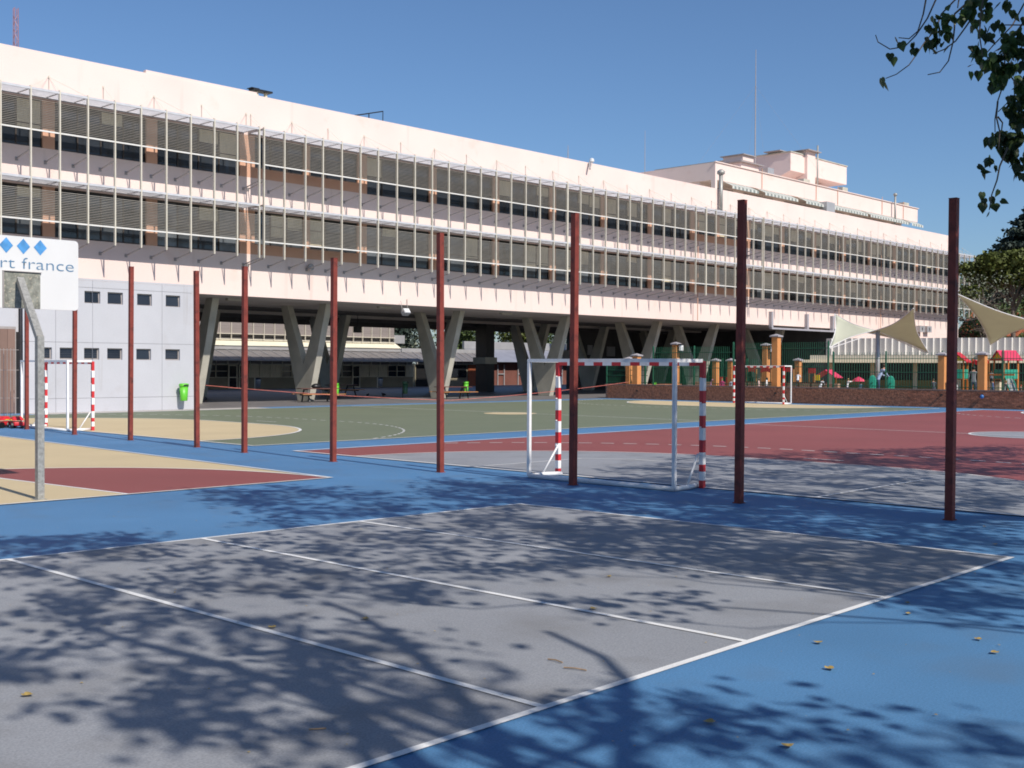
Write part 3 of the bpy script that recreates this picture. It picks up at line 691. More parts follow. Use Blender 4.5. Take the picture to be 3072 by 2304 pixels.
# pillars
def pillar(u,w_,z0,z1,s,label,lamp=False):
    T=thing('pillar',label,'pillar',(u,w_,z0),0,'orange pillars with grey caps along the playground'); h=z1-z0
    b=MB(); b.box(-s,s,-s,s,0,h-.12); b.build('pillar_shaft',orange,T,bevel=.01)
    b=MB(); c=s+.09; b.box(-c,c,-c,c,h-.12,h-.05); k=len(b.v)
    b.v+=[(-c,-c,h-.05),(c,-c,h-.05),(c,c,h-.05),(-c,c,h-.05),(0,0,h+.06)]
    for i in range(4): b.f.append((k+i,k+(i+1)%4,k+4)); b.m.append(0)
    b.build('pillar_cap',cap_m,T); return T
pillar(59,45.86,.85,2.60,.16,'slim orange pillar at the left end of the brick wall')
pillar(58.35,44.75,.85,2.80,.20,'stout orange pillar second from the wall end')
pillar(60.5,43.3,.5,3.55,.17,'tall orange pillar carrying a white lamp, behind the near goal crossbar end')
pillar(60.2,40.1,.5,2.50,.15,'orange pillar beside the child in pink')
pillar(60.5,39.2,.5,2.50,.15,'short orange pillar just left of the far goal')
pillar(64.5,39.2,.5,3.50,.18,'tall lamp pillar seen through the far goal mouth')
pillar(58.6,34.95,.85,3.87,.19,'tallest orange pillar directly behind the right post of the far goal')
pillar(65,37.2,.5,2.55,.17,'short orange pillar right of the far goal in the shade')
pillar(58.4,25.15,.90,2.78,.17,'orange pillar left of the broad maroon post')
pillar(58.4,23.1,.90,2.80,.18,'orange pillar right of the broad maroon post')
for u,w_,z,l in ((60.5,42.9,3.2,'black and white wall lantern on the tall pillar behind near goal'),(64.5,38.75,3.15,'black and white lantern on the pillar within the far goal')):
    T=thing('lantern',l,'lamp',(u,w_,z),0,'lanterns on the tall pillars')
    b=MB(); b.lathe((0,0,-.2),[(.08,0),(.15,.05),(.15,.38),(.05,.42)],8); b.build('lantern_glass',lampw,T); b=MB(); b.box(-.17,.17,-.17,.17,.22,.27); b.box(-.14,.14,-.14,.14,-.26,-.2); b.box(-.03,.03,.14,.32,-.02,.04); b.build('lantern_frame',black_m,T)
# green iron fences
def fence(a,c,h,label,step=.135,z0=.9,posts=None,m=green_iron):
    F=thing('iron_fence',label,'fence',(0,0,0),0,'green iron railings around the playground'); a=Vector(a); c=Vector(c); L=(c-a).length; d=(c-a)/L; n=int(L/step)
    ang=math.atan2(d.y,d.x)
    bar=MB(); bar.box(-.008,.008,-.008,.008,0,h); me=bar.mesh('bar',m)
    for i in range(n):
        p=a+d*(i+.5)*step; link('bar',me,F,(p.x,p.y,z0))
    for z in (.12,h-.35,h*.45):
        b=MB(); b.bar((a.x,a.y,z0+z),(c.x,c.y,z0+z),.03,.035); b.build('rail',m,F)
    for i in range(int(L/3.1)+1):
        p=a+d*min(L,i*3.1); b=MB(); b.box(p.x-.035,p.x+.035,p.y-.035,p.y+.035,z0-.4,z0+h+.06); b.build('fence_post',m,F)
fence((58.9,47.6),(58.9,44.3),1.25,'low green railing at the left end of the brick wall')
fence((59.2,44.1),(59.2,38.3),2.35,'green railing between the stout pillar and the far goal')
fence((59.2,38.2),(59.2,31.9),2.55,'tall green railing behind the far goal')
fence((59.2,31.7),(59.2,20.5),1.95,'long green railing on the right part of the brick wall',.15)
fence((66,47.0),(61,37.5),2.0,'light green inner railing beneath the raised building',.22,.5)

# ============================================================ PLAYGROUND
K=thing('kindergarten_building','low building with ribbed pale parapet and dark glazing behind the playground','building')
A_=Vector((79.2,43.0)); D_=(Vector((84.3,30.0))-A_).normalized(); N_=Vector((D_.y,-D_.x)) # N_ points away from the courts? fixed below
if N_.dot(Vector((-1,-.2)))<0: N_=-N_
def kp(s,o,z): p=A_+D_*s+N_*o; return (p.x,p.y,z)
def kbox(b,s0,s1,o0,o1,z0,z1,mi=0):
    k=len(b.v); b.v+=[kp(s0,o0,z0),kp(s1,o0,z0),kp(s1,o1,z0),kp(s0,o1,z0),kp(s0,o0,z1),kp(s1,o0,z1),kp(s1,o1,z1),kp(s0,o1,z1)]
    for q in ((0,3,2,1),(4,5,6,7),(0,1,5,4),(1,2,6,5),(2,3,7,6),(3,0,4,7)): b.f.append(tuple(k+i for i in q)); b.m.append(mi)
    return b
LK=30
kbox(MB(),0,LK,-6,-.12,2.95,4.1).build('parapet_backing',corr,K)
i=0; s=0
me=None
while s<LK-.5:
    b=MB(); s1=s+.475
    b.poly([kp(s,-.1,2.98),kp(s+.40,.10,2.98),kp(s+.40,.10,4.2),kp(s,-.1,4.2)]); b.poly([kp(s+.40,.10,2.98),kp(s1,-.1,2.98),kp(s1,-.1,4.2),kp(s+.40,.10,4.2)])
    b.poly([kp(s,-.1,4.2),kp(s+.40,.10,4.2),kp(s1,-.1,4.2)]); b.build('parapet_panel',corr,K); s=s1
kbox(MB(),-1.6,LK,-.3,1.5,2.40,2.60).build('canopy',cream,K); kbox(MB(),-1.0,LK,-.3,1.35,2.601,2.93).build('canopy_roof',mat('cream canopy slope',(.50,.46,.38),.7,.06,1),K)
kbox(MB(),0,LK,-6,-.9,.45,2.40).build('glazing_backing',dark_m,K)
for k in range(10):
    a=.2+k*3.0
    kbox(MB(),a+.25,a+2.9,-.85,-.8,1.15,2.35).build('window',glass,K)
    kbox(MB(),a+.25,a+2.9,-.80,-.70,.46,1.12).build('wall_panel',ochre,K)
    kbox(MB(),a-.05,a+.22,-.86,-.5,.46,2.38).build('pier',cream,K)
    if k%3==1: kbox(MB(),a+.8,a+1.8,-.88,-.86,1.15,2.2).build('curtain',curtain,K)
# masts and sails
def sail(c,n,label,bulge=.16,dz=0.0,thick=.01):
    c=[Vector(p) for p in c]; cen=sum(c,Vector())/3; b=MB(); k0=0; idx={}
    for i in range(n+1):
        for j in range(n+1-i):
            a=i/n; bb=j/n; cc=1-a-bb; p=c[0]*a+c[1]*bb+c[2]*cc
            pull=4*(a*bb+bb*cc+cc*a)-0 ; e=1-27*a*bb*cc
            pull=e*(4*max(a*bb,bb*cc,cc*a))
            p=p.lerp(cen,bulge*pull); p.z+=dz*27*a*bb*cc
            idx[(i,j)]=len(b.v); b.v.append(tuple(p))
    for i in range(n):
        for j in range(n-i):
            b.f.append((idx[(i,j)],idx[(i+1,j)],idx[(i,j+1)])); b.m.append(0)
            if i+j<n-1: b.f.append((idx[(i+1,j)],idx[(i+1,j+1)],idx[(i,j+1)])); b.m.append(0)
    T=thing('shade_sail',label,'shade sail',tuple(c[0]),0,'tensile shade sails over the playground')
    b.v=[(v[0]-c[0].x,v[1]-c[0].y,v[2]-c[0].z) for v in b.v]
    o=b.build('sail_cloth',sail_m,T,smooth=True); m=o.modifiers.new('s','SOLIDIFY'); m.thickness=thick
    for i in range(3):
        e=MB(); pts=[]
        for t in range(n+1):
            key=[(n-t,t),(0,n-t),(t,0)][i]; pts.append(b.v[idx[key]])
        e.tube(pts,.03,5); e.build('edge_cable',white_p,T)
    return T
sail([(71.5,38.2,5.62),(70.3,34.7,4.42),(68.4,36.9,3.31)],12,'pale sunlit sail fixed to the pink fascia, leftmost of the sails',.22,-.1)
sail([(68.2,31.2,5.65),(70.2,35.2,4.28),(76.5,33.9,3.04)],12,'olive shaded sail rising to a pointed tip right of the grey mast',.26,.1)
sail([(72.4,30.3,6.7),(78.5,27.0,4.9),(82.0,31.9,3.66)],12,'large sail with bright edge seen right of the broad maroon post',.22,.1)
b=MB(); b.tube([(0,0,0),(0,0,3.95)],.14,10); tag(b.build('sail_mast',metal_gry,loc=(70.45,34.6,.45),smooth=True),'thick grey steel mast holding the two left sails','mast')
b=MB(); b.bar((70.5,34.6,4.35),(76.4,33.9,3.0),.06,.06); b.bar((70.4,34.6,4.3),(68.4,36.9,3.25),.05,.05); tag(b.build('sail_spreader',white_p),'white struts leading from the grey mast to the low sail corners','strut')
def rbox(name,label,cat,parts,loc,rz=0,group=None):
    T=thing(name,label,cat,loc,rz,group)
    for nm,m,boxes in parts:
        b=MB()
        for q in boxes:
            if len(q)==6: b.box(*q)
            else: b.bar(*q)
        b.build(nm,m,T)
    return T
GZ=.45
for i,(w_,ww,l) in enumerate(((39.98,.68,'left red arch panel on wooden posts seen in the far goal mouth'),(38.93,.68,'middle red arch panel on wooden posts behind the far goal'),(37.3,.6,'right red arch panel just right of the far goal post'))):
    T=thing('play_gate',l,'playground gate',(64,w_,GZ),0,'red arched play gates'); h=ww/2; b=MB(); n=8
    for k in range(n):
        a0=-h+ww*k/n; a1=-h+ww*(k+1)/n; f=lambda y:1.46-.12*(1-(y/h)**2)*-1; g=lambda y:1.22+.08*(1-(y/h)**2)
        b.poly([(0,a0,g(a0)),(0,a1,g(a1)),(0,a1,f(a1)),(0,a0,f(a0))]); b.poly([(.04,a0,f(a0)),(.04,a1,f(a1)),(.04,a1,g(a1)),(.04,a0,g(a0))]); b.poly([(0,a0,f(a0)),(0,a1,f(a1)),(.04,a1,f(a1)),(.04,a0,f(a0))])
    b.build('arch_panel',play_red,T)
    for s in (-1,1): b=MB(); b.box(.045,.12,s*h-.035,s*h+.035,0,1.45); b.build('gate_post',wood,T)
rbox('play_gate','small red roofed play frame on thin wooden posts left of the big red tent','playground gate',[('arch_panel',play_red,[(0,.04,-.22,.22,1.22,1.52)]),('gate_post',wood,[(0,.06,-.2,-.14,0,1.22),(0,.06,.14,.2,0,1.22)])],(63,35.14,GZ),0,'red arched play gates')
T=rbox('play_bench','row of red brown low rails behind the far goal','bench',[('rail',wood_dk,[(0,.06,-3.2,3.2,.62,.70),(0,.06,-3.2,3.2,.30,.36)]),('bench_post',wood_dk,[(0.0,.08,y,y+.08,0,.62) for y in (-3,-2.2,-1.4,-.6,.2,1,1.8,2.6)])],(61.6,36.6,GZ))
for w_,l in ((40.95,'red chair left of the child in magenta'),(40.35,'red chair right of the child in magenta')):
    rbox('chair',l,'chair',[('backrest',play_red,[(-.04,.0,-.16,.16,.45,.95)]),('seat',play_red,[(0,.35,-.16,.16,.38,.43)]),('leg',play_red,[(0,.03,-.15,-.12,0,.38),(0,.03,.12,.15,0,.38),(.3,.33,-.15,-.12,0,.38),(.3,.33,.12,.15,0,.38)])],(62,w_,GZ),0,'red chairs')
rbox('low_parapet','low brick planter wall with pale bricks inside the playground','wall',[('brick_body',mat('pale pink brick',(.42,.26,.18),.85,.35,9),[(0,.25,-5,5.2,0,.62)])],(62.6,38.2,GZ))
rbox('playhouse','large red roofed playhouse with yellow gable behind the railing','playhouse',[('roof_panel',magenta,[((0,-.75,.92),(0,0.01,1.42),.95,.04),((0,-.01,1.415),(0,.8,.92),.95,.04)]),('gable',play_yel,[(-.5,-.46,.35,.75,.75,1.1)]),('post',play_org,[(-.45,-.4,-.8,-.74,0,1.0),(-.45,-.4,.78,.84,0,1.0)])],(67,36.2,GZ))
T=thing('parasol','pink red small parasol above children','parasol',(62,31.6,GZ))
b=MB(); b.lathe((0,0,.78),[(.38,0),(.30,.12),(.12,.22),(.01,.27)],8); b.build('canopy',magenta,T); b=MB(); b.tube([(0,0,0),(0,0,1.0)],.015,5); b.build('pole',arm_m,T)
for w_,h,l in ((30.75,1.15,'green rounded spring toy panel beside the standing adult'),(29.65,1.12,'green rounded panel toy with a round hole right of the adult')):
    T=thing('spring_toy',l,'playground toy',(62,w_,GZ),R(20),'green spring toys')
    b=MB(); b.lathe((0,0,0),[(.001,0),(.20,.25),(.22,h-.3),(.16,h-.08),(.02,h)],10,sx=.25,sy=1); b.build('toy_panel',play_grn,T); b=MB(); b.lathe((-.07,0,h*.62),[(.05,0),(.05,.02)],8); b.build('handle_hole',black_m,T)
b=MB(); b.lathe((0,0,-.16),[(.03,0),(.15,.05),(.19,.16),(.15,.27),(.03,.32)],12); tag(b.build('ball',play_yel,loc=(61,29.1,.62),smooth=True),'lime yellow ball behind the wall beside the green panel','ball')
b=MB(); b.lathe((0,0,0),[(.12,0),(.15,.26)],10); tag(b.build('bucket',bin_green,loc=(60,44.6,.78)),'small lime green bucket behind the railing','bucket')
def tower(label,loc,rz,h,roofm):
    T=thing('play_tower',label,'play tower',loc,rz,'play towers with pink gable roofs')
    for sx in (-1,1):
        for sy in (-1,1): b=MB(); b.box(sx*.45-.04,sx*.45+.04,sy*.45-.04,sy*.45+.04,0,h); b.build('tower_post',play_org,T)
    b=MB()
    for s in (-1,1):
        b.poly([(-.62,0,h+.50),(.62,0,h+.50),(.62,s*.66,h-.06),(-.62,s*.66,h-.06)]); b.poly([(-.62,0,h+.46),(-.62,s*.66,h-.10),(.62,s*.66,h-.10),(.62,0,h+.46)])
    b.build('gable_roof',roofm,T)
    b=MB()
    for x in (-.52,.52): b.poly([(x,-.52,h),(x,.52,h),(x,0,h+.42)]); b.poly([(x+.02,-.52,h),(x+.02,0,h+.42),(x+.02,.52,h)])
    b.build('gable_panel',play_yel,T)
    b=MB(); b.box(-.45,.45,-.45,.45,.9,.96); b.build('deck',wood,T)
    b=MB(); b.box(-.50,-.46,-.41,.41,.97,1.5); b.box(-.41,.41,-.50,-.46,.97,1.5); b.build('side_panel',play_grn,T); b=MB(); b.lathe((-.515,0,1.2),[(.1,0),(.1,.02)],8); b.build('panel_window',black_m,T)
    return T
tower('play tower with yellow gable mostly behind the broad maroon post',(66,27.55,GZ),R(8),1.98,play_red)
T=tower('play tower with pink roof and green panel at the right edge',(68,25.55,GZ),R(-35),2.1,magenta)
T=thing('slide','pale metal slide descending from the right play tower','slide',(68,25.5,GZ))
b=MB(); 
for i in range(8):
    a=i/8; c=(i+1)/8; z=lambda t:.95-.85*t; b.bar((-.5-1.6*a,-.3-.9*a,z(a)),(-.5-1.6*c,-.3-.9*c,z(c)),.42,.03)
b.build('chute',metal_gry,T); b=MB()
for s in (-.21,.21): b.bar((-.5,-.3+s,1.05),(-2.1,-1.2+s,.2),.03,.12)
b.build('chute_side',play_grn,T)
T=rbox('climbing_bridge','orange and red climbing bars linking the play towers','climbing frame',[('arch_rail',play_red,[((0,-.4,1.95),(0,0,1.8),.22),((0,0,1.8),(0,.4,1.95),.22)]),('post',play_org,[(-.03,.03,-.5,-.44,0,2.1),(-.03,.03,.44,.5,0,2.1)]),('beam',play_org,[(-.03,.03,-1.9,-.5,1.15,1.25)])],(67,26.6,GZ))
# ------------------------------------------------------------ people
def pmat(name,shirt,pants,skin,zn,zh):
    m=bpy.data.materials.new(name); m.use_nodes=True; n=m.node_tree; L=n.links; b=n.nodes['Principled BSDF']; b.inputs['Roughness'].default_value=.8
    tc=n.nodes.new('ShaderNodeTexCoord'); sp=n.nodes.new('ShaderNodeSeparateXYZ'); L.new(tc.outputs['Object'],sp.inputs[0])
    def step(th):
        q=n.nodes.new('ShaderNodeMath'); q.operation='GREATER_THAN'; L.new(sp.outputs[2],q.inputs[0]); q.inputs[1].default_value=th; return q.outputs[0]
    a=n.nodes.new('ShaderNodeMix'); a.data_type='RGBA'; L.new(step(zh),a.inputs[0]); a.inputs[6].default_value=(*pants,1); a.inputs[7].default_value=(*shirt,1)
    c=n.nodes.new('ShaderNodeMix'); c.data_type='RGBA'; L.new(step(zn),c.inputs[0]); L.new(a.outputs[2],c.inputs[6]); c.inputs[7].default_value=(*skin,1)
    ns=n.nodes.new('ShaderNodeTexNoise'); ns.inputs['Scale'].default_value=9; L.new(tc.outputs['Object'],ns.inputs[0])
    mr=n.nodes.new('ShaderNodeMapRange'); L.new(ns.outputs[0],mr.inputs[0]); mr.inputs[3].default_value=.75; mr.inputs[4].default_value=1.2
    v=n.nodes.new('ShaderNodeVectorMath'); v.operation='SCALE'; L.new(c.outputs[2],v.inputs[0]); L.new(mr.outputs[0],v.inputs['Scale']); L.new(v.outputs[0],b.inputs['Base Color']); return m
SK=(.50,.28,.19)
def person(h,pose,shirt,pants,hair,label,loc,rz,group='children in the playground',long=False):
    T=thing('person',label,'person',loc,rz,group); s=h
    hip=.50*s if pose in('stand','reach','lean') else (.16*s if pose=='floor' else .27*s)
    lean={'lean':.20,'reach':.08}.get(pose,.04)*s
    V=[(0,0,hip),(0,lean*.5,hip+.16*s),(0,lean,hip+.30*s),(0,lean*1.15,hip+.355*s),(0,lean*1.35,hip+.41*s),(0,lean*1.4,hip+.455*s)]
    rr=[(.078,.062),(.072,.052),(.088,.056),(.030,.030),(.058,.064),(.050,.056)]
    E=[(0,1),(1,2),(2,3),(3,4),(4,5)]
    def add(p,par,r): V.append(p); rr.append(r); E.append((par,len(V)-1)); return len(V)-1
    sh=V[2]
    for sd in (-1,1):
        a=add((sd*.115*s,sh[1],sh[2]-.005*s),2,(.034,.034))
        if pose=='reach': e=add((sd*.13*s,sh[1]+.12*s,sh[2]+.02*s),a,(.026,.026)); f=add((sd*.10*s,sh[1]+.26*s,sh[2]+.04*s),e,(.019,.019)); 
        elif pose=='stand': e=add((sd*.15*s,sh[1],sh[2]-.165*s),a,(.026,.026)); f=add((sd*.145*s,sh[1]+.05*s,sh[2]-.31*s),e,(.018,.018))
        else: e=add((sd*.15*s,sh[1]+.05*s,sh[2]-.14*s),a,(.026,.026)); f=add((sd*.07*s,sh[1]+.17*s,sh[2]-.19*s),e,(.019,.019))
        g=add((V[f][0],V[f][1]+.03*s,V[f][2]-.035*s),f,(.020,.014))
        hp=add((sd*.055*s,0,hip-.03*s),0,(.050,.052))
        if pose in('stand','reach','lean'):
            k=add((sd*.06*s,.02*s,.27*s),hp,(.037,.037)); an=add((sd*.065*s,-.01*s,.045*s),k,(.023,.025)); add((sd*.07*s,.075*s,.02*s),an,(.024,.018))
        elif pose=='floor':
            k=add((sd*.12*s,.20*s,hip+.06*s),hp,(.037,.037)); an=add((sd*.05*s,.36*s,.05*s),k,(.023,.024)); add((sd*.05*s,.43*s,.04*s),an,(.022,.018))
        else:
            k=add((sd*.07*s,.23*s,hip+.0*s),hp,(.038,.038)); an=add((sd*.07*s,.24*s,.05*s),k,(.024,.024)); add((sd*.07*s,.31*s,.025*s),an,(.023,.018))
    me=bpy.data.meshes.new('body'); me.from_pydata(V,E,[]); o=bpy.data.objects.new('body',me); C.objects.link(o); o.parent=T
    sk=o.modifiers.new('skin','SKIN'); 
    if not me.skin_vertices: me.attributes.new('x','FLOAT','POINT')
    lay=me.skin_vertices[0].data if me.skin_vertices else None
    if lay is None:
        bmx=bmesh.new(); bmx.from_mesh(me); bmx.verts.layers.skin.verify(); bmx.to_mesh(me); bmx.free(); lay=me.skin_vertices[0].data
    for i,r in enumerate(rr): lay[i].radius=(r[0]*s,r[1]*s); lay[i].use_root=(i==0)
    sb_=o.modifiers.new('sub','SUBSURF'); sb_.levels=1; sb_.render_levels=1
    me.materials.append(pmat('clothes '+label[:24],shirt,pants,SK,hip+.335*s,hip-.0*s+ (0 if pose in('stand','reach','lean') else .02*s)))
    hc=V[4]; hm=mat('hair %s'%(hair,),hair,.7,.2,20)
    b=MB(); b.lathe((hc[0],hc[1]-.012*s,hc[2]-(.11 if long else .01)*s),[(.045*s,0),(.068*s,.04*s),(.070*s,(.13 if long else .04)*s),(.052*s,(.175 if long else .085)*s),(.01,(.195 if long else .11)*s)],9,sy=1.0); b.build('hair',hm,T,smooth=True)
    b=MB()
    for sd in (-1,1): b.box(sd*.024*s-.008*s,sd*.024*s+.008*s,hc[1]+.058*s,hc[1]+.066*s,hc[2]+.012*s,hc[2]+.024*s)
    b.build('eyes',black_m,T); b=MB(); b.poly([(-.010*s,hc[1]+.060*s,hc[2]-.015*s),(.010*s,hc[1]+.060*s,hc[2]-.015*s),(0,hc[1]+.084*s,hc[2]-.010*s)]); b.poly([(-.010*s,hc[1]+.06*s,hc[2]-.015*s),(0,hc[1]+.084*s,hc[2]-.01*s),(0,hc[1]+.060*s,hc[2]+.015*s)]); b.poly([(0,hc[1]+.084*s,hc[2]-.01*s),(.010*s,hc[1]+.06*s,hc[2]-.015*s),(0,hc[1]+.060*s,hc[2]+.015*s)]); b.build('nose',mat('nose skin',SK,.8,.05,3),T)
    return T
BR=(.10,.055,.03); BL=(.34,.22,.09); BK=(.015,.012,.01)
person(.86,'stand',(.22,.18,.13),(.05,.05,.06),BR,'small brown haired child in dull top left of the orange pillar',(59.8,40.62,GZ-.04),R(60))
person(.98,'reach',(.75,.32,.50),(.10,.10,.20),BR,'child in light pink jacket reaching to the orange pillar',(60.1,40.38,GZ),R(-150))
person(.86,'stand',(.62,.04,.25),(.10,.05,.10),BL,'child in magenta top between red chairs',(60.2,39.62,GZ),R(100))
person(.82,'stand',(.25,.32,.42),(.08,.09,.14),BR,'child in blue grey top left of the far goal',(60.2,38.98,GZ),R(140))
person(.90,'stand',(.78,.55,.52),(.10,.08,.10),BR,'child in pale pink top in the far goal mouth',(60.0,36.9,GZ),R(30))
person(.98,'stand',(.80,.80,.82),(.03,.04,.08),BK,'dark haired child in white shirt in the far goal mouth',(60.0,36.45,GZ),R(-160),long=True)
person(.95,'lean',(.72,.74,.80),(.04,.06,.12),BR,'child in pale top climbing behind the far goal',(62.5,35.8,.78),R(-70))
person(1.0,'lean',(.80,.82,.88),(.04,.07,.16),BK,'child in white shirt leaning over left of the fence post',(62.0,34.05,GZ-.08),R(-100))
person(.98,'reach',(.82,.82,.84),(.04,.06,.15),BL,'fair haired child in white shirt reaching out beside the parasol',(61.5,32.06,GZ-.03),R(-120))
person(.80,'stand',(.06,.14,.22),(.04,.06,.12),BK,'small child in dark blue under the parasol',(62.0,31.45,GZ-.05),R(150))
person(1.78,'lean',(.34,.42,.60),(.03,.05,.11),BR,'standing adult in light blue shirt and navy trousers bending forward',(63.0,30.95,GZ),R(-120),'adults in the playground')
person(1.00,'lean',(.05,.06,.08),(.03,.04,.08),BR,'child in dark jacket with white collar left of the orange pillar',(60.5,26.5,GZ-.02),R(-60))
person(.84,'stand',(.80,.80,.80),(.05,.07,.18),BR,'child in white shirt just right of the broad maroon post',(61.0,25.5,GZ-.02),R(60))
person(1.66,'stand',(.16,.17,.19),(.03,.04,.07),BK,'adult in grey coat with dark hair seen from behind',(62.5,25.2,GZ),R(-70),'adults in the playground')
person(1.0,'stand',(.05,.09,.20),(.03,.04,.08),BK,'dark haired child in navy right of the orange pillar',(61.0,23.55,GZ-.02),R(20))
person(.96,'reach',(.26,.28,.28),(.05,.06,.10),BL,'fair haired child in grey reaching right near the slide',(61.0,23.0,GZ-.03),R(-150))
person(.72,'stand',(.10,.06,.05),(.04,.05,.08),(.45,.08,.04),'red capped small child at the right edge by the slide',(62.0,22.5,GZ-.02),R(-30))
person(.95,'sit',(.42,.45,.50),(.04,.05,.09),BK,'child in grey top seated on a ledge left of the right tower',(69.0,26.75,1.15),R(110))
rbox('ledge','pale timber ledge with dark seat top left of the right play tower','bench',[('ledge_panel',cream,[(-.2,.2,-.5,.5,0,.8)]),('ledge_top',wood_dk,[(-.25,.25,-.55,.55,.8,.94)])],(69.0,26.7,GZ))
# ============================================================ YARD BEYOND THE UNDERCROFT
dk=MB(); dk.box(64.9,65.8,64.6,65.8,0,2.2); KI=thing('lift_core','black lift core box standing in the undercroft','kiosk'); dk.build('core_base',black_m,KI); MB().box(64.7,66.0,64.5,65.9,2.2,2.72).build('core_band',concrete,KI); MB().box(64.9,65.8,64.6,65.8,2.72,6.0).build('core_top',black_m,KI)
part(MB().box(79,93.1,68.2,68.5,0,6.0),'undercroft_shade_wall',dark_m); part(MB().box(93.1,93.4,WF+.31,69,0,6),'undercroft_shade_wall',dark_m)  # dark wall added where only undercroft shade is seen
for uu,zz,ww_,hh in ((81.5,3.1,.7,.9),(84.3,3.0,1.2,.9),(87.2,3.3,.5,.6),(78.0,2.6,1.0,.9)): part(MB().box(uu,uu+ww_,68.12,68.18,zz,zz+hh),'notice_panel',metal_gry)
FB=thing('classroom_wing','two-storey classroom wing across the yard with ribbed lean-to roof and curtained windows','building')
f=84.0
MB().box(34,74.4,f,f+.3,0,.98).build('sill_wall',olive,FB); MB().box(34,74.4,f+.30,f+.5,0,2.6).build('wing_core',dark_m,FB)
x=34.0; i=0
while x<73.5:
    dr=(abs(x-54.3)<.6 or abs(x-67.2)<.6)
    if dr:
        D=MB(); D.box(x+.05,x+.15,f-.1,f-.03,.02,2.06); D.box(x+.85,x+.95,f-.1,f-.03,.02,2.06); D.box(x+.15,x+.85,f-.1,f-.03,.95,1.03); D.box(x+.15,x+.85,f-.1,f-.03,1.96,2.06); D.box(x+.15,x+.85,f-.1,f-.03,.02,.12)
        dd=D.build('door',cream,FB); g=MB(); g.poly([(x+.15,f-.06,.1),(x+.85,f-.06,.1),(x+.85,f-.06,2.0),(x+.15,f-.06,2.0)]); g.build('door_glass',glass,dd)
        x+=1.05; continue
    fr=MB(); 
    for z in (.98,1.5,2.03): fr.box(x,x+1.1,f-.02,f+.06,z,z+.045)
    fr.box(x,x+.05,f-.022,f+.062,.98,2.07); wdw=fr.build('window',cream,FB)
    p=MB(); p.poly([(x+.05,f+.08,1.0),(x+1.1,f+.08,1.0),(x+1.1,f+.08,2.05),(x+.05,f+.08,2.05)]); p.build('pane',curtain if (i*7)%5 in(0,1,3) and x not in(0,) else glass,wdw)
    x+=1.1; i+=1
hd=MB(); hd.box(34,74.4,f-.06,f+.1,2.08,2.14); hd.box(34,74.4,f-.06,f+.1,2.38,2.44); hd.build('header_rail',alu,FB)
for k in range(37):
    p=MB(); p.box(34+k*1.1,34.05+k*1.1,f-.07,f+.05,2.14,2.38); p.build('header_post',alu,FB)
MB().box(34,74.4,f+.05,f+.2,2.14,2.38).build('header_panel',roof_metal,FB)
b=MB(); b.poly([(33,82.3,2.46),(74.6,82.3,2.46),(74.0,85.3,3.36),(33,85.3,3.36)]); b.poly([(33,82.3,2.42),(33,85.3,3.32),(74.0,85.3,3.32),(74.6,82.3,2.42)]); b.build('lean_to_roof',roof_metal,FB)
MB().box(33,74.7,82.25,82.33,2.40,2.55).build('gutter',metal_gry,FB)
for k in range(38):
    b=MB(); b.bar((33.5+k*1.1,82.35,2.50),(33.5+k*1.1,85.2,3.37),.05,.04); b.build('roof_seam',metal_gry,FB)
MB().box(33,73.8,85.1,85.4,3.37,3.68).build('valley_gutter',metal_gry,FB)
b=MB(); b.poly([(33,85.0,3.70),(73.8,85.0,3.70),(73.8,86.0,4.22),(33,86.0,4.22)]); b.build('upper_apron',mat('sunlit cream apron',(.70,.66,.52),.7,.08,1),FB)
MB().box(33,73.6,86,86.2,4.22,8.6).build('upper_wall',dark_m,FB)
MB().box(33,73.6,85.85,85.95,4.72,8.5).build('upper_louvres',mat('grey louvre screen',(.24,.21,.20),.7,.12,1,stretch=(.2,1,9)),FB)
for k in range(37):
    b=MB(); b.box(33.3+k*1.1,33.35+k*1.1,85.7,85.84,4.25,8.5); b.build('upper_mullion',alu,FB)
b=MB(); b.box(33,73.6,85.68,85.8,4.68,4.74); b.box(33,73.6,85.68,85.8,4.22,4.28); b.build('upper_rail',alu,FB)
MB().box(73.65,75.0,85.9,86.0,4.2,5.0).build('balcony_screen',metal_gry,FB)
B2=thing('pavilion','low pavilion with pale ribbed roof and terracotta doors across the yard','building')
MB().box(76,86.8,85.5,92,0,2.2).build('pavilion_wall',olive,B2)
MB().box(83.2,84.75,85.4,85.49,.02,2.15).build('door',rust,B2); MB().box(85.55,86.7,85.4,85.49,.02,2.15).build('door',rust,B2); MB().box(80.3,82.9,85.4,85.49,.9,2.1).build('window',glass,B2); MB().box(76.1,78.6,85.4,85.49,.0,2.1).build('opening',black_m,B2)
MB().box(76,86.6,85.2,85.4,2.2,2.28).build('header_rail',alu,B2); MB().box(76,86.6,85.3,85.45,2.28,2.52).build('header_panel',roof_metal,B2)
for k in range(11): MB().box(76+k*1.05,76.06+k*1.05,85.15,85.3,2.2,2.52).build('header_post',alu,B2)
b=MB(); b.poly([(76,84.6,2.5),(86.8,84.6,2.5),(86.8,87.5,3.42),(76,87.5,3.42)]); b.build('pavilion_roof',roof_metal,B2)
for k in range(10): b=MB(); b.bar((76.5+k*1.05,84.65,2.54),(77.3+k*1.05,87.4,3.44),.06,.05); b.build('roof_seam',metal_gry,B2)
MB().box(76,87.2,87.5,87.7,3.42,3.78).build('ridge_fascia',metal_gry,B2); MB().box(74.9,77.6,90,91,3.3,4.2).build('brick_gable',mat('soft red gable',(.30,.14,.10),.8,.2,3),B2)
B3=thing('long_shed','low long shed with pale blue grey roof and glazed doors beyond the columns','building')
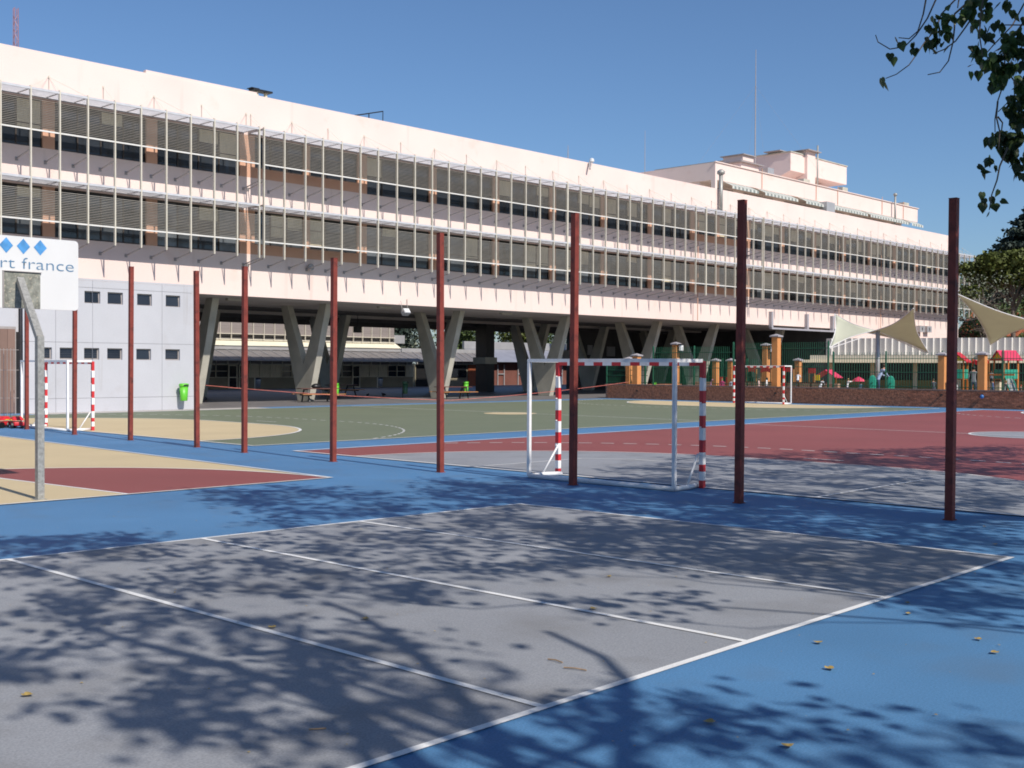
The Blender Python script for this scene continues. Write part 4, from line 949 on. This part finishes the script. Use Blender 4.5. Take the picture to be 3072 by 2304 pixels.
MB().box(88.5,135,88,96,0,2.5).build('shed_wall',mat('dim red brown wall',(.16,.06,.045),.8,.2,1),B3)
b=MB(); b.poly([(88,87,2.5),(135,87,2.5),(135,91,3.9),(88,91,3.9)]); b.build('shed_roof',mat('blue grey roofing',(.24,.25,.30),.5,.1,1),B3); MB().box(88,135,91,91.3,3.92,4.75).build('ridge_fascia',metal_gry,B3)
for k in range(12):
    p=MB(); x=90+k*3.2; p.box(x,x+.1,87.85,87.95,0,2.2); p.box(x+1.0,x+1.1,87.85,87.95,0,2.2); p.box(x+.1,x+1.0,87.85,87.95,1.15,1.25); p.build('glazed_door',metal_gry,B3)
# birds
for i,(uu,ww_,rz,l) in enumerate(((47.5,58.0,.3,'dark pigeon left on the paving under the building'),(48.2,57.3,1.2,'pigeon pecking near the second one on the paving'),(49.3,58.5,2.1,'pigeon nearest the lift core on the paving'),(33.9,55.0,.7,'lone dark pigeon beside the first slanted column'))):
    T=thing('pigeon',l,'bird',(uu,ww_,0),rz,'pigeons on the paving')
    b=MB(); b.tube([(-.16,0,.10),(-.08,0,.13),(.0,0,.15),(.08,0,.16),(.12,0,.21),(.15,0,.22),(.19,0,.215)],[.015,.04,.065,.06,.03,.032,.006],8); b.build('body',black_m,T,smooth=True)
    b=MB(); b.tube([(0,-.02,.1),(0,-.02,0)],.006,4); b.tube([(0,.02,.1),(0,.02,0)],.006,4); b.build('leg',rust,T)
# ============================================================ LEFT EDGE
LG=thing('shade_toned_gate','brown gate leaf standing for the shaded wall left of the grey block','gate')  # stands for a shaded wall, its shade put into the brown
for k in range(6): MB().box(18.2+k*.31,18.5+k*.31,46.62,46.66,.05,3.4).build('gate_panel',mat('brown wall shade tone',(.20,.125,.10),.7,.1,1,rnd=.12),LG)
MB().box(18.1,20.1,46.66,46.75,0,3.5).build('gate_backing',arm_m,LG)
MB().box(16,20.3,46.9,50,3.3,5.4).build('lintel_wall',grey_wall,S); MB().box(8,18.1,46.7,47,0,5.4).build('side_wall',grey_wall,S)
WFN=thing('mesh_fence','thin dark wire panel fence behind the toy cars','fence')
a=Vector((10.0,39.5)); c=Vector((16.2,37.4)); d=(c-a)/(c-a).length; L=(c-a).length
me=MB().box(-.006,.006,-.006,.006,0,2.5).mesh('wire',arm_m)
for k in range(int(L/.1)): p=a+d*k*.1; link('wire',me,WFN,(p.x,p.y,0))
for z in (.15,.9,1.8,2.45): MB().bar((a.x,a.y,z),(c.x,c.y,z),.012).build('rail',arm_m,WFN)
for i,(uu,ww_,rz) in enumerate(((15.35,36.6,.4),(15.62,36.2,1.4))):
    T=thing('toy_car',['red toy pedal car at the left edge, nearer the frame edge','red toy pedal car with yellow trim next to the thin red post'][i],'toy car',(uu,ww_,0),rz,'red toy cars')
    b=MB(); b.box(-.40,.40,-.18,.18,.08,.20); k=len(b.v); b.v+=[(-.2,-.18,.24),(.25,-.18,.24),(.25,.18,.24),(-.2,.18,.24),(-.05,-.13,.36),(.12,-.13,.36),(.12,.13,.36),(-.05,.13,.36)]
    for q in ((4,5,6,7),(0,1,5,4),(1,2,6,5),(2,3,7,6),(3,0,4,7)): b.f.append(tuple(k+j for j in q)); b.m.append(0)
    b.build('car_body',play_red,T,bevel=.03)
    for x in (-.27,.27):
        for y in (-.22,.22): w_=MB(); w_.lathe((0,0,-.03),[(.03,0),(.10,.0),(.10,.06),(.03,.06)],10); o=w_.build('wheel',black_m,T,loc=(x,y,.10)); o.rotation_euler=(R(90),0,0)
    MB().box(-.1,.2,-.205,.205,.25,.27).build('trim',play_yel,T)

# ============================================================ TREES
def inview(p,m=.03):
    d=Vector(p)-Vector((0,0,1.97)); f=d.x*.6896*0+d.x*math.cos(R(43.6))+d.y*math.sin(R(43.6)); r=d.x*math.sin(R(43.6))-d.y*math.cos(R(43.6))
    if f<=.1: return False
    return abs(r/f)<.44+m and -.37-m<(d.z/f)<.318+m
def leafquad(b,p,s,rnd,droop=0):
    a=Vector((rnd.gauss(0,1),rnd.gauss(0,1),rnd.gauss(0,.6))).normalized(); n=a.cross(Vector((rnd.gauss(0,1),rnd.gauss(0,1),rnd.gauss(0,1)))).normalized()
    p=Vector(p); k=len(b.v); q=a*s*.5; w_=n*s*.42
    b.v+=[tuple(p-q),tuple(p+w_-q*.1),tuple(p+q),tuple(p-w_-q*.1)]; b.f.append((k,k+1,k+2,k+3)); b.m.append(0)
def blob_tree(name,label,cat,base,trunk,clumps,m,leaf,rnd,group=None,limbs=True,lean=0,flat=1.0):
    T=thing(name,label,cat,base,0,group); h=trunk[0]
    b=MB(); b.tube([(0,0,0),(.1,.05,h*.4),(lean*.5,.1,h*.75),(lean,0,h)],[trunk[1],trunk[1]*.8,trunk[1]*.6,trunk[1]*.3],7)
    if limbs:
        for c in clumps: 
            s=Vector((lean*.3,0,h*min(.9,max(.3,(c[2]-1.2)/h*.8)))); b.tube([s,s.lerp(Vector(c[:3]),.5)+Vector((0,0,.2)),Vector(c[:3])],[trunk[1]*.4,trunk[1]*.25,.02],5)
    b.build('trunk',bark,T,smooth=True)
    f=MB()
    for (x,y,z,rx,rz_,n) in clumps:
        for _ in range(n):
            while True:
                v=Vector((rnd.uniform(-1,1),rnd.uniform(-1,1),rnd.uniform(-1,1)))
                if v.length<1 and rnd.random()<.25+v.length: break
            g=1+.25*math.sin(v.x*7+x)*math.cos(v.y*6+y)
            leafquad(f,(x+v.x*rx*g,y+v.y*rx*g,z+v.z*rz_*g),leaf*rnd.uniform(.6,1.3),rnd)
    f.build('crown',m,T); return T
rn=random.Random(5)
# trees beyond the yard seen under the building
for i in range(13):
    u=66+i*6.6+rn.uniform(-1.5,1.5); w_=102+rn.uniform(-3,4); h=rn.uniform(7.5,9.5)
    cl=[(rn.uniform(-2.2,2.2),rn.uniform(-1.5,1.5),rn.uniform(2.5,h),rn.uniform(1.3,2.3),rn.uniform(1.0,1.8),420) for _ in range(10)]
    m=[hedge_m,pine_m,hedge_m,ced_m,grey_leaf][i%5]
    blob_tree('yard_tree',['dense green tree','bright yellow green tree','mid green tree','dark green tree','pale grey green tree'][i%5]+' behind the yard, %s'%['over the wing roof end','left of the lift core','behind the lift core','just right of the lift core','within the third V column','between third and fourth V column','left of the fourth V column','behind the fourth V column','right of the fourth V column','behind the fifth V column','beyond the shed roof','beyond the shed end','last before the dark wall'][i],'tree',(u,w_,0),(h*.7,.22),cl,m,.34,rn,'trees behind the yard',limbs=False)
# cedar and companions at the right
cl=[]
for k in range(15):
    z=9.5+k*.78; r=9.8*(1-k/15.3)**.9+.5
    for j in range(7):
        a=j*2*math.pi/7+k*.9; cl.append((r*.62*math.cos(a),r*.62*math.sin(a),z+rn.uniform(-.3,.3),r*.36+.4,.36,340))
cl.append((0,0,20.9,.7,.9,120))
blob_tree('cedar_tree','dark blue green cedar with tiered branches rising highest at the right','tree',(155.5,54.3,0),(20.5,.38),cl,ced_m,.42,rn).scale=(1.1,1.1,1.1)
cl=[(rn.uniform(-3.4,3.4),rn.uniform(-2.5,2.5),rn.uniform(9.6,11.6),rn.uniform(1.1,1.8),rn.uniform(.7,1.1),800) for _ in range(13)]+[(-2.6,2.6,8.6,1.0,.6,400),(-3.0,2.8,10.6,.9,.6,260),(2.2,-2.0,7.6,1.2,.7,300),(3.6,-3.4,8.6,1.5,1.0,400)]
blob_tree('pine_tree','yellow green broad crowned tree in front of the cedar','tree',(102.2,37.8,0),(10.5,.26),cl,pine_m,.34,rn)
T=thing('bare_tree','slender nearly leafless tree in front of the tiled roof','tree',(95.9,37.5,0)); b=MB(); b.tube([(0,0,0),(-.1,.1,3),(-.1,.1,6),(-.5,.3,8.5)],[.14,.12,.09,.04],6)
for _ in range(26):
    z=rn.uniform(4.6,8.4); a=rn.uniform(0,6.28); L=rn.uniform(.8,2.4); p=Vector((-.2,.15,z)); q=p+Vector((math.cos(a)*L,math.sin(a)*L,rn.uniform(-.2,.9))); b.tube([p,p.lerp(q,.5)+Vector((0,0,.15)),q],[.035,.02,.008],4)
    for _2 in range(2): b.tube([p.lerp(q,.6),p.lerp(q,.6)+Vector((rn.uniform(-.7,.7),rn.uniform(-.7,.7),rn.uniform(.0,.6)))],[.012,.005],3)
b.build('trunk',bark,T); f=MB()
for _ in range(500): leafquad(f,(rn.gauss(-.4,1.6),rn.gauss(.3,1.4),rn.uniform(6.5,9.8)),.16,rn)
f.build('crown',grey_leaf,T)
cl=[(rn.uniform(-1.2,3.5),rn.uniform(-5,.8),rn.uniform(3,4.9),1.1,.7,420) for _ in range(9)]
blob_tree('shrub_tree','dark dense shrubbery beneath the tiled roof','tree',(112.5,44.2,0),(4,.2),cl,hedge_m,.3,rn)
cl=[(rn.uniform(-5,5),rn.uniform(-4,4),rn.uniform(6.0,12.5),1.8,1.2,380) for _ in range(12)]
blob_tree('yard_tree','darker tree standing behind the end of the pink building','tree',(128,50.5,0),(9,.25),cl,hedge_m,.34,rn)
HH=thing('tiled_house','neighbouring house with steep terracotta tiled roof','house',(134,55.2,0)); MB().box(-2,12,-16,-.6,0,5.8).build('wall',cream,HH)
for r_ in range(14):
    b=MB(); t0=r_/14; t1=(r_+1)/14
    P=lambda t,y:(-3+t*5.0,y,5.6+t*3.2)
    n=30
    for k in range(n):
        y=-16.2+k*.54; b.bar(P(t0,y),P(t1+.01,y),.30,.07)
    b.poly([P(t0,-16.4),P(t1,-16.4),P(t1,0),P(t0,0)]); b.build('tile_course',tile_m,HH)
b=MB(); b.poly([(2,-16.4,8.8),(12,-16.4,5.8),(12,0,5.8),(2,0,8.8)]); b.build('rear_roof',tile_m,HH)
# foreground trees (trunks outside the frame), crowns cast the dappled shade
SHADE=[(0.90,[(5.73,13.76),(6.34,13.27),(6.72,12.01),(6.38,11.40),(4.98,11.94)]),(0.75,[(9.62,16.21),(10.93,16.12),(11.78,15.51),(11.45,12.84),(12.01,11.49),(8.93,11.75),(7.69,12.11),(9.17,13.51)]),(0.95,[(13.87,14.94),(14.41,9.96),(15.29,5.50),(12.63,4.54),(12.51,4.65),(12.26,8.47),(12.11,11.39),(11.65,13.07)]),(0.70,[(17.60,14.33),(21.60,14.94),(31.29,11.27),(16.81,6.04),(14.65,9.31),(14.99,12.21)]),(0.65,[(7.24,11.50),(9.40,11.60),(11.93,11.33),(12.26,8.47),(12.26,4.69),(9.62,4.69),(9.44,6.52),(8.11,7.15),(7.50,7.76),(7.14,9.39)]),(0.90,[(10.80,9.92),(11.91,8.23),(12.41,4.75),(9.83,4.79),(9.77,6.20),(9.52,8.06)]),(0.70,[(6.59,10.55),(7.36,8.25),(6.90,7.14),(5.56,8.20),(4.69,10.26),(4.80,11.53),(7.07,11.42)]),(0.90,[(9.98,4.64),(12.63,4.54),(9.54,3.42),(9.06,4.41)]),(0.74,[(4.59,11.02),(5.27,8.50),(5.31,6.19),(4.99,5.16),(4.38,4.71),(3.64,4.41),(2.85,5.22),(2.94,5.72),(3.24,6.37),(3.07,6.97),(2.91,6.98)]),(0.50,[(6.06,7.98),(6.62,7.42),(5.84,6.04),(5.04,4.81),(4.29,4.80)]),(0.80,[(5.24,4.61),(5.88,4.40),(5.96,3.47),(6.33,2.26),(5.89,2.11),(4.19,3.84)]),(0.50,[(6.72,2.70),(6.93,2.48),(5.89,2.11),(5.39,2.62)]),(0.30,[(7.50,7.76),(9.80,7.35),(9.05,5.27),(7.52,4.77),(6.90,6.08)]),(0.80,[(4.92,7.62),(5.41,7.12),(4.51,5.65),(3.96,5.64)]),]
LIMBS=[(0.055,[(3.65,-3.01,6.00),(4.22,-2.73,6.15),(4.88,-2.36,6.30),(5.21,-2.05,6.45),(5.49,-1.43,6.60)]),(0.070,[(3.20,-3.17,6.50),(3.59,-2.70,6.65),(4.01,-2.09,6.80),(4.45,-1.33,6.95),(4.80,-0.56,7.10),(4.91,-0.08,7.25)]),(0.090,[(2.80,-3.38,7.00),(3.12,-2.60,7.15),(3.18,-2.02,7.30),(3.13,-1.17,7.45),(3.04,-0.71,7.60),(2.97,0.24,7.75)]),(0.050,[(3.34,-1.56,6.80),(3.84,-0.90,6.95),(4.27,-0.49,7.10)]),(0.050,[(2.74,-2.45,6.30),(3.13,-1.99,6.45),(3.77,-0.95,6.60)]),(0.050,[(3.34,-2.69,6.00),(3.88,-2.84,6.15),(4.12,-2.93,6.30)]),(0.040,[(3.72,-3.15,6.20),(4.46,-3.22,6.35),(4.95,-3.66,6.50)]),]
TWIGS=[[(12.19,5.47,6.01),(12.19,5.47,5.95),(12.17,5.49,5.79),(12.13,5.53,5.61),(12.07,5.60,5.53),(11.99,5.68,5.54)],[(12.86,5.64,6.20),(12.85,5.65,6.14),(12.79,5.72,5.93),(12.70,5.81,5.74),(12.61,5.90,5.61),(12.49,6.02,5.58),(12.40,6.12,5.66),(12.38,6.14,5.74)],[(13.64,5.69,6.39),(13.59,5.74,6.33),(13.48,5.86,6.16),(13.44,5.90,5.99),(13.35,6.00,5.83),(13.28,6.07,5.68),(13.22,6.13,5.56),(13.12,6.24,5.45),(13.03,6.33,5.40)],[(12.82,5.25,5.81),(12.79,5.27,5.76),(12.71,5.36,5.59),(12.63,5.45,5.50),(12.54,5.54,5.45)],[(13.29,5.62,6.07),(13.29,5.62,5.91),(13.28,5.63,5.75),(13.25,5.67,5.53),(13.18,5.74,5.40),(13.08,5.84,5.37)],[(12.62,5.02,5.99),(12.60,5.04,5.80),(12.59,5.05,5.57),(12.61,5.02,5.34)],[(13.60,4.85,6.23),(13.53,4.93,6.09),(13.44,5.02,5.85),(13.29,5.18,5.62),(13.20,5.27,5.47)],[(14.08,5.23,5.92),(14.00,5.31,5.67),(13.99,5.32,5.34),(13.95,5.37,5.14),(13.92,5.39,4.92),(13.93,5.39,4.77)],[(13.04,5.02,4.93),(13.03,5.03,4.76),(13.05,5.00,4.60),(13.05,5.01,4.40)],[(13.64,5.25,4.89),(13.68,5.21,4.82),(13.67,5.22,4.69)],[(12.81,4.82,4.36),(12.75,4.88,4.16),(12.73,4.90,4.01),(12.69,4.94,3.85),(12.68,4.96,3.69)],[(13.38,5.09,5.43),(13.43,5.04,5.30),(13.47,5.00,5.22),(13.47,5.00,5.06),(13.34,5.13,4.88)],[(13.62,5.71,6.39),(13.62,5.71,6.33),(13.61,5.72,6.23)],[(13.29,4.75,5.81),(13.23,4.81,5.77),(13.08,4.97,5.77)],[(13.90,4.98,5.43),(13.82,5.06,5.10),(13.79,5.09,4.84),(13.79,5.09,4.61),(13.76,5.13,4.45)],]
LEAVES=[(12.98,5.22,5.98,0.17,0.11,16),(12.88,5.32,5.90,0.09,0.08,8),(13.08,5.12,5.93,0.05,0.05,1),(12.74,5.47,5.98,0.04,0.03,1),(12.73,5.48,5.89,0.04,0.03,1),(12.76,5.45,5.85,0.06,0.05,3),(12.64,5.58,5.79,0.08,0.09,6),(12.63,5.59,5.60,0.08,0.08,8),(12.72,5.49,5.70,0.09,0.08,6),(12.34,5.89,5.62,0.03,0.04,1),(12.39,5.84,5.57,0.02,0.05,1),(12.50,5.73,5.53,0.05,0.04,3),(12.31,5.93,5.45,0.03,0.03,1),(12.34,5.90,5.41,0.02,0.02,1),(12.24,6.00,5.17,0.03,0.02,1),(12.27,5.97,5.13,0.02,0.04,1),(12.70,5.51,5.60,0.03,0.04,2),(12.74,5.47,5.53,0.03,0.01,1),(12.64,5.58,5.49,0.02,0.01,1),(12.95,5.25,5.76,0.06,0.04,3),(12.97,5.23,5.82,0.03,0.02,1),(13.06,5.14,5.69,0.05,0.08,5),(12.96,5.24,5.53,0.06,0.05,5),(12.97,5.23,5.42,0.05,0.08,4),(12.92,5.28,5.29,0.03,0.05,2),(12.99,5.20,5.26,0.04,0.05,2),(13.13,5.06,5.76,0.05,0.08,4),(13.26,4.93,5.92,0.04,0.05,2),(13.18,5.01,6.04,0.06,0.03,3),(13.24,4.95,5.61,0.13,0.12,22),(13.11,5.08,5.34,0.13,0.12,22),(13.13,5.07,5.17,0.11,0.08,14),(13.24,4.94,5.37,0.13,0.12,20),(13.31,4.88,5.14,0.05,0.11,8),(13.28,4.91,4.89,0.11,0.12,20),(13.30,4.88,4.73,0.08,0.09,8),(13.24,4.95,4.73,0.03,0.05,2),(13.16,5.03,4.52,0.14,0.08,20),(13.28,4.90,4.52,0.08,0.09,12),(13.21,4.98,4.37,0.11,0.09,12),(13.29,4.89,4.23,0.08,0.13,12),(13.07,5.13,4.30,0.06,0.03,3),(12.99,5.21,4.21,0.04,0.02,1),(13.06,5.14,4.13,0.08,0.07,2),(13.14,5.05,4.20,0.05,0.03,2),(13.16,5.04,3.94,0.05,0.05,1),(13.17,5.02,3.83,0.05,0.04,1),(13.03,5.17,3.91,0.03,0.03,1),(13.10,5.10,3.86,0.04,0.03,1),(13.04,5.16,3.84,0.05,0.04,1),(13.11,5.08,3.78,0.05,0.02,1),(13.01,5.19,3.75,0.06,0.06,2),(13.08,5.11,3.69,0.05,0.07,1),(13.38,4.80,5.45,0.09,0.47,30),(13.40,4.78,4.67,0.08,0.39,20)]

def pip(x,y,P):
    c=False; j=len(P)-1
    for i in range(len(P)):
        if (P[i][1]>y)!=(P[j][1]>y) and x<(P[j][0]-P[i][0])*(y-P[i][1])/(P[j][1]-P[i][1])+P[i][0]: c=not c
        j=i
    return c
TE=math.tan(R(SUN_EL)); sx,sy=SUN_DIR.x/TE,SUN_DIR.y/TE
trunks=[((3.0,-6.8),'tall broadleaf shade tree behind the viewer, spreading limbs over the grey court','A'),((14.8,-1.2),'shade tree whose leafy twigs hang into the upper right corner','B'),((9.2,-5.4),'shade tree beside the near court out of frame','C'),((22.5,-3.0),'shade tree by the far side of the red court','D')]
roots=[]
for (p,l,_) in trunks:
    T=thing('shade_tree',l,'tree',(p[0],p[1],0),0,'shade trees along the court edge'); roots.append(T)
wood_b=[MB() for _ in trunks]; leaf_b=[MB() for _ in trunks]; fr=random.Random(21)
hts=[7.0,6.2,6.8,7.6]
for i,(p,l,_) in enumerate(trunks):
    wood_b[i].tube([(0,0,-.05),(.05,.02,1.5),(0,.1,3.2),(.1,.2,5.0),(.2,.4,hts[i])],[.26,.21,.18,.14,.07],10)
def loc_(i,q): return (q[0]-trunks[i][0][0],q[1]-trunks[i][0][1],q[2])
for r,pts in LIMBS:
    P=[Vector(loc_(0,q)) for q in pts]; wood_b[0].tube([Vector((.05,.1,4.0+fr.uniform(-.6,.6))),Vector((.05,.1,4.6)).lerp(P[0],.55)+Vector((0,0,.35))]+P,[r*1.3,r*1.25]+[r*1.15*(1-.12*k) for k in range(len(P))],7)
import bisect
areas=[]
for d,P in SHADE:
    a=abs(sum(P[i][0]*P[(i+1)%len(P)][1]-P[(i+1)%len(P)][0]*P[i][1] for i in range(len(P)))/2); areas.append(a)
ncl=0; nleaf=0
clusters=[]
for (d,P),a in zip(SHADE,areas):
    x0=min(q[0] for q in P); x1=max(q[0] for q in P); y0=min(q[1] for q in P); y1=max(q[1] for q in P)
    n=int(a*d*(8.5 if d>.86 else 7.4 if d>.6 else 5.5))
    for _ in range(n):
        for t in range(30):
            gx=fr.uniform(x0,x1); gy=fr.uniform(y0,y1)
            if pip(gx,gy,P): break
        else: continue
        for t in range(14):
            z=fr.uniform(5.2,10.5) ; c=(gx+sx*z,gy+sy*z,z)
            if not inview(c,.05): clusters.append((c,d)); break
for (pu_,pw_,z0_,z1_,n_) in ((14.9,6.3,0,4.3,60),(14.54,9.27,0,4.3,55),(14.76,12.64,0,1.6,8),(15.93,10.86,.6,2.0,9)):
    for _ in range(n_):
        tz=fr.uniform(z0_,z1_); 
        for t in range(20):
            h_=fr.uniform(5.2,10.5)-tz; c=(pu_+sx*h_+fr.gauss(0,.15),pw_+sy*h_,tz+h_)
            if h_>1 and not inview(c,.04): clusters.append((c,.9)); break
for c,d in clusters:
    i=min(range(len(trunks)),key=lambda k:(c[0]-trunks[k][0][0])**2+(c[1]-trunks[k][0][1])**2)
    lc=Vector(loc_(i,c)); rr=fr.uniform(.18,.42); n=int((16+17*d)*1.0)
    dirv=Vector((fr.gauss(0,1),fr.gauss(0,1),fr.gauss(0,.3))).normalized()
    for _ in range(n):
        q=lc+dirv*fr.gauss(0,rr)+Vector((fr.gauss(0,rr*.45),fr.gauss(0,rr*.45),fr.gauss(0,rr*.4)))
        if inview((q.x+trunks[i][0][0],q.y+trunks[i][0][1],q.z),.005): continue
        leafquad(leaf_b[i],q,fr.uniform(.09,.19),fr)
    if fr.random()<.10 and d!=.9:
        st=Vector((.1,.3,min(hts[i]-.3,3.4+.35*lc.z))); mid=st.lerp(lc,.55)+Vector((0,0,.5)); wg=lambda p,s_:p+Vector((fr.gauss(0,s_),fr.gauss(0,s_),fr.gauss(0,s_))); wood_b[i].tube([st,wg(st.lerp(mid,.5),.15),wg(mid,.1),wg(mid.lerp(lc,.35),.2),wg(mid.lerp(lc,.7),.16),lc],[.032,.027,.021,.015,.01,.004],4)
    else: wood_b[i].tube([lc-dirv*rr*1.3,lc+dirv*rr*1.3],[.010,.004],3)
# unseen trees added outside the frame to block sky light from the courts
for (x,y,h,l) in ((-5.5,9,9,'added unseen tree at the left, blocking sky light, nearer one'),(-6.5,17,10,'added unseen tree at the left, blocking sky light, farther one'),(-4,-11,9.5,'first tree of the added unseen row blocking sky behind the viewer'),(4,-15,10.5,'second tree of the added unseen row blocking sky behind the viewer'),(12,-15,10,'third tree of the added unseen row blocking sky behind the viewer'),(21,-15,9.5,'fourth tree of the added unseen row blocking sky behind the viewer'),(31,-14,9,'fifth tree of the added unseen row blocking sky behind the viewer')):
    cl=[(fr.uniform(-3,3),fr.uniform(-2.6,2.6),fr.uniform(3.2,h),fr.uniform(1.4,2.2),fr.uniform(1.1,1.8),260) for _ in range(13)]
    blob_tree('shade_tree',l,'tree',(x,y,0),(h*.75,.28),cl,hedge_m,.34,fr,'shade trees along the court edge')
# visible twigs
hub=Vector(loc_(1,(15.4,4.1,7.7)))
wood_b[1].tube([(.1,.3,4.6),(.4,2.6,6.9),hub],[.11,.08,.05],7)
for k,pts in enumerate(TWIGS):
    P=[Vector(loc_(1,q)) for q in pts]
    if pts[0][2]>5.9 or k==14 or k==7: wood_b[1].tube([hub,hub.lerp(P[0],.6)+Vector((0,0,.25)),P[0]],[.03,.02,.012],5)
    wood_b[1].tube(P,[.011-.0065*j/len(P) for j in range(len(P))],5)
for i,T in enumerate(roots): wood_b[i].build('trunk',bark,T,smooth=True)
hm=MB(); P=[(0,0),(.25,.42),(.52,.50),(.80,.30),(1.0,0.02),(.80,-.30),(.52,-.50),(.25,-.42)]
P=[(-.02,0),(-.10,.22),(.05,.42),(.30,.47),(.62,.27),(1.0,0),(.62,-.27),(.30,-.47),(.05,-.42),(-.10,-.22)]
lv=[(x,y,-.16*abs(y)*1.0-.18*max(0,x-.3)**2) for x,y in P]+[(.35,0,.04)]
hm.v=lv; hm.f=[(i,(i+1)%10,10) for i in range(10)]; hm.m=[0]*10
me_leaf=hm.mesh('leaf',leaf_m,True)
extra=MB(); cnt=0; lr=random.Random(77)
for (x,y,z,rh,rv,n) in LEAVES:
    for k in range(int(round(n*1.7)) if n>2 else n):
        a=lr.uniform(-1,1); bq=lr.uniform(-1,1); dd=lr.uniform(-.5,.5)*(rh if n>2 else .03)
        q=(x+rh*a*.69*(.9 if n>1 else .1)+dd*.72-trunks[1][0][0],y-rh*a*.72*(.9 if n>1 else .1)+dd*.69-trunks[1][0][1],z+rv*bq*(.9 if n>1 else .1)+.03)
        s=lr.uniform(.08,.125); rot=(lr.gauss(0,.7),R(70)+lr.gauss(0,.5),lr.uniform(0,6.28))
        if cnt<300:
            o=link('leaf',me_leaf,roots[1],q,0,(s,s,s)); o.rotation_euler=rot; cnt+=1
        else:
            from mathutils import Euler
            Mx=Matrix.Translation(q)@Euler(rot).to_matrix().to_4x4(); k0=len(extra.v)
            for v in lv: extra.v.append(tuple(Mx@(Vector(v)*s)))
            for i in range(10): extra.f.append((k0+i,k0+(i+1)%10,k0+10)); extra.m.append(0)
if extra.v: extra.build('leaf_mass',leaf_m,roots[1],kind='stuff')
for i,T in enumerate(roots):
    o=leaf_b[i].build('crown',leaf_m,T,kind='stuff')
print('leaves',sum(len(b.f) for b in leaf_b),'clusters',len(clusters))
# ============================================================ LITTER ON THE COURTS
dl=MB(); dl.v=[(x,y,.22*abs(y)+.3*abs(x-.4)) for x,y in P]+[(.35,0,.02)]
dl.f=[(i,(i+1)%10,10) for i in range(10)]; dl.m=[0]*10; me_dl=dl.mesh('fallen_leaf',leaf_dead,True)
FL=[(8.89,4.09,'curled pale leaf on blue surface outside the right corner of the grey court'),(7.52,4.10,'olive curled leaf on blue surface just below the court line'),(6.93,3.73,'yellowish flat leaf alone on sunlit blue surface'),(8.44,3.36,'yellow leaf with long stem at right on blue surface'),(5.32,3.11,'largest yellow brown leaf in shade near bottom right'),(5.42,3.61,'dark brown leaf in the branch shadow on blue surface'),(7.27,6.03,'small tan leaf close under the middle court line'),(9.30,4.29,'tiny brown leaf by the right court line'),(13.13,5.01,'dark leaf in shade near the broad post base'),(5.72,7.01,'dark leaf with stem in the middle of the grey court'),(2.99,6.84,'yellow brown leaf on the grey court at far left'),(5.07,7.31,'small dark leaf next to the court line left of centre'),(8.13,3.10,'grey brown shrivelled leaf at right on blue surface'),(8.53,6.83,'light tan leaf in shade on the grey court'),(14.51,5.68,'pale leaf just right of the broad post base')]
for i,(x,y,l) in enumerate(FL):
    s=lr.uniform(.05,.085); o=link('fallen_leaf',me_dl,None,(x,y,.008),lr.uniform(0,6.28),(s,s,s)); tag(o,l,'leaf','dry leaves fallen on the court')
for pts,l in (([(5.80,5.18),(5.81,5.12),(5.80,5.05)],'short bent twig on the grey court'),([(5.71,4.96),(5.74,4.89),(5.76,4.81)],'longer straight twig beside the bent one'),([(3.77,5.09),(3.84,5.03)],'pale thin twig in shade at lower left')):
    b=MB(); b.tube([(p[0],p[1],.013+.003*(k%2)) for k,p in enumerate(pts)],.005,5); tag(b.build('twig',mat('dry twig',(.30,.20,.12),.8,.2,30)),l,'twig','dry twigs on the court')
b=MB(); cr=random.Random(9)
for _ in range(420):
    x=cr.uniform(3,16); y=cr.uniform(2.5,16)
    s=cr.uniform(.004,.014); a=cr.uniform(0,3.1); k=len(b.v); z=.010
    for j in range(3): b.v.append((x+s*math.cos(a+j*2.1),y+s*math.sin(a+j*2.1),z+cr.uniform(0,.006)))
    b.f.append((k,k+1,k+2)); b.m.append(0)
tag(b.build('court_debris',leaf_dead,kind='stuff'),'fine crumbs of dry leaves and grit on the courts','debris')
print('objects',len(bpy.data.objects))
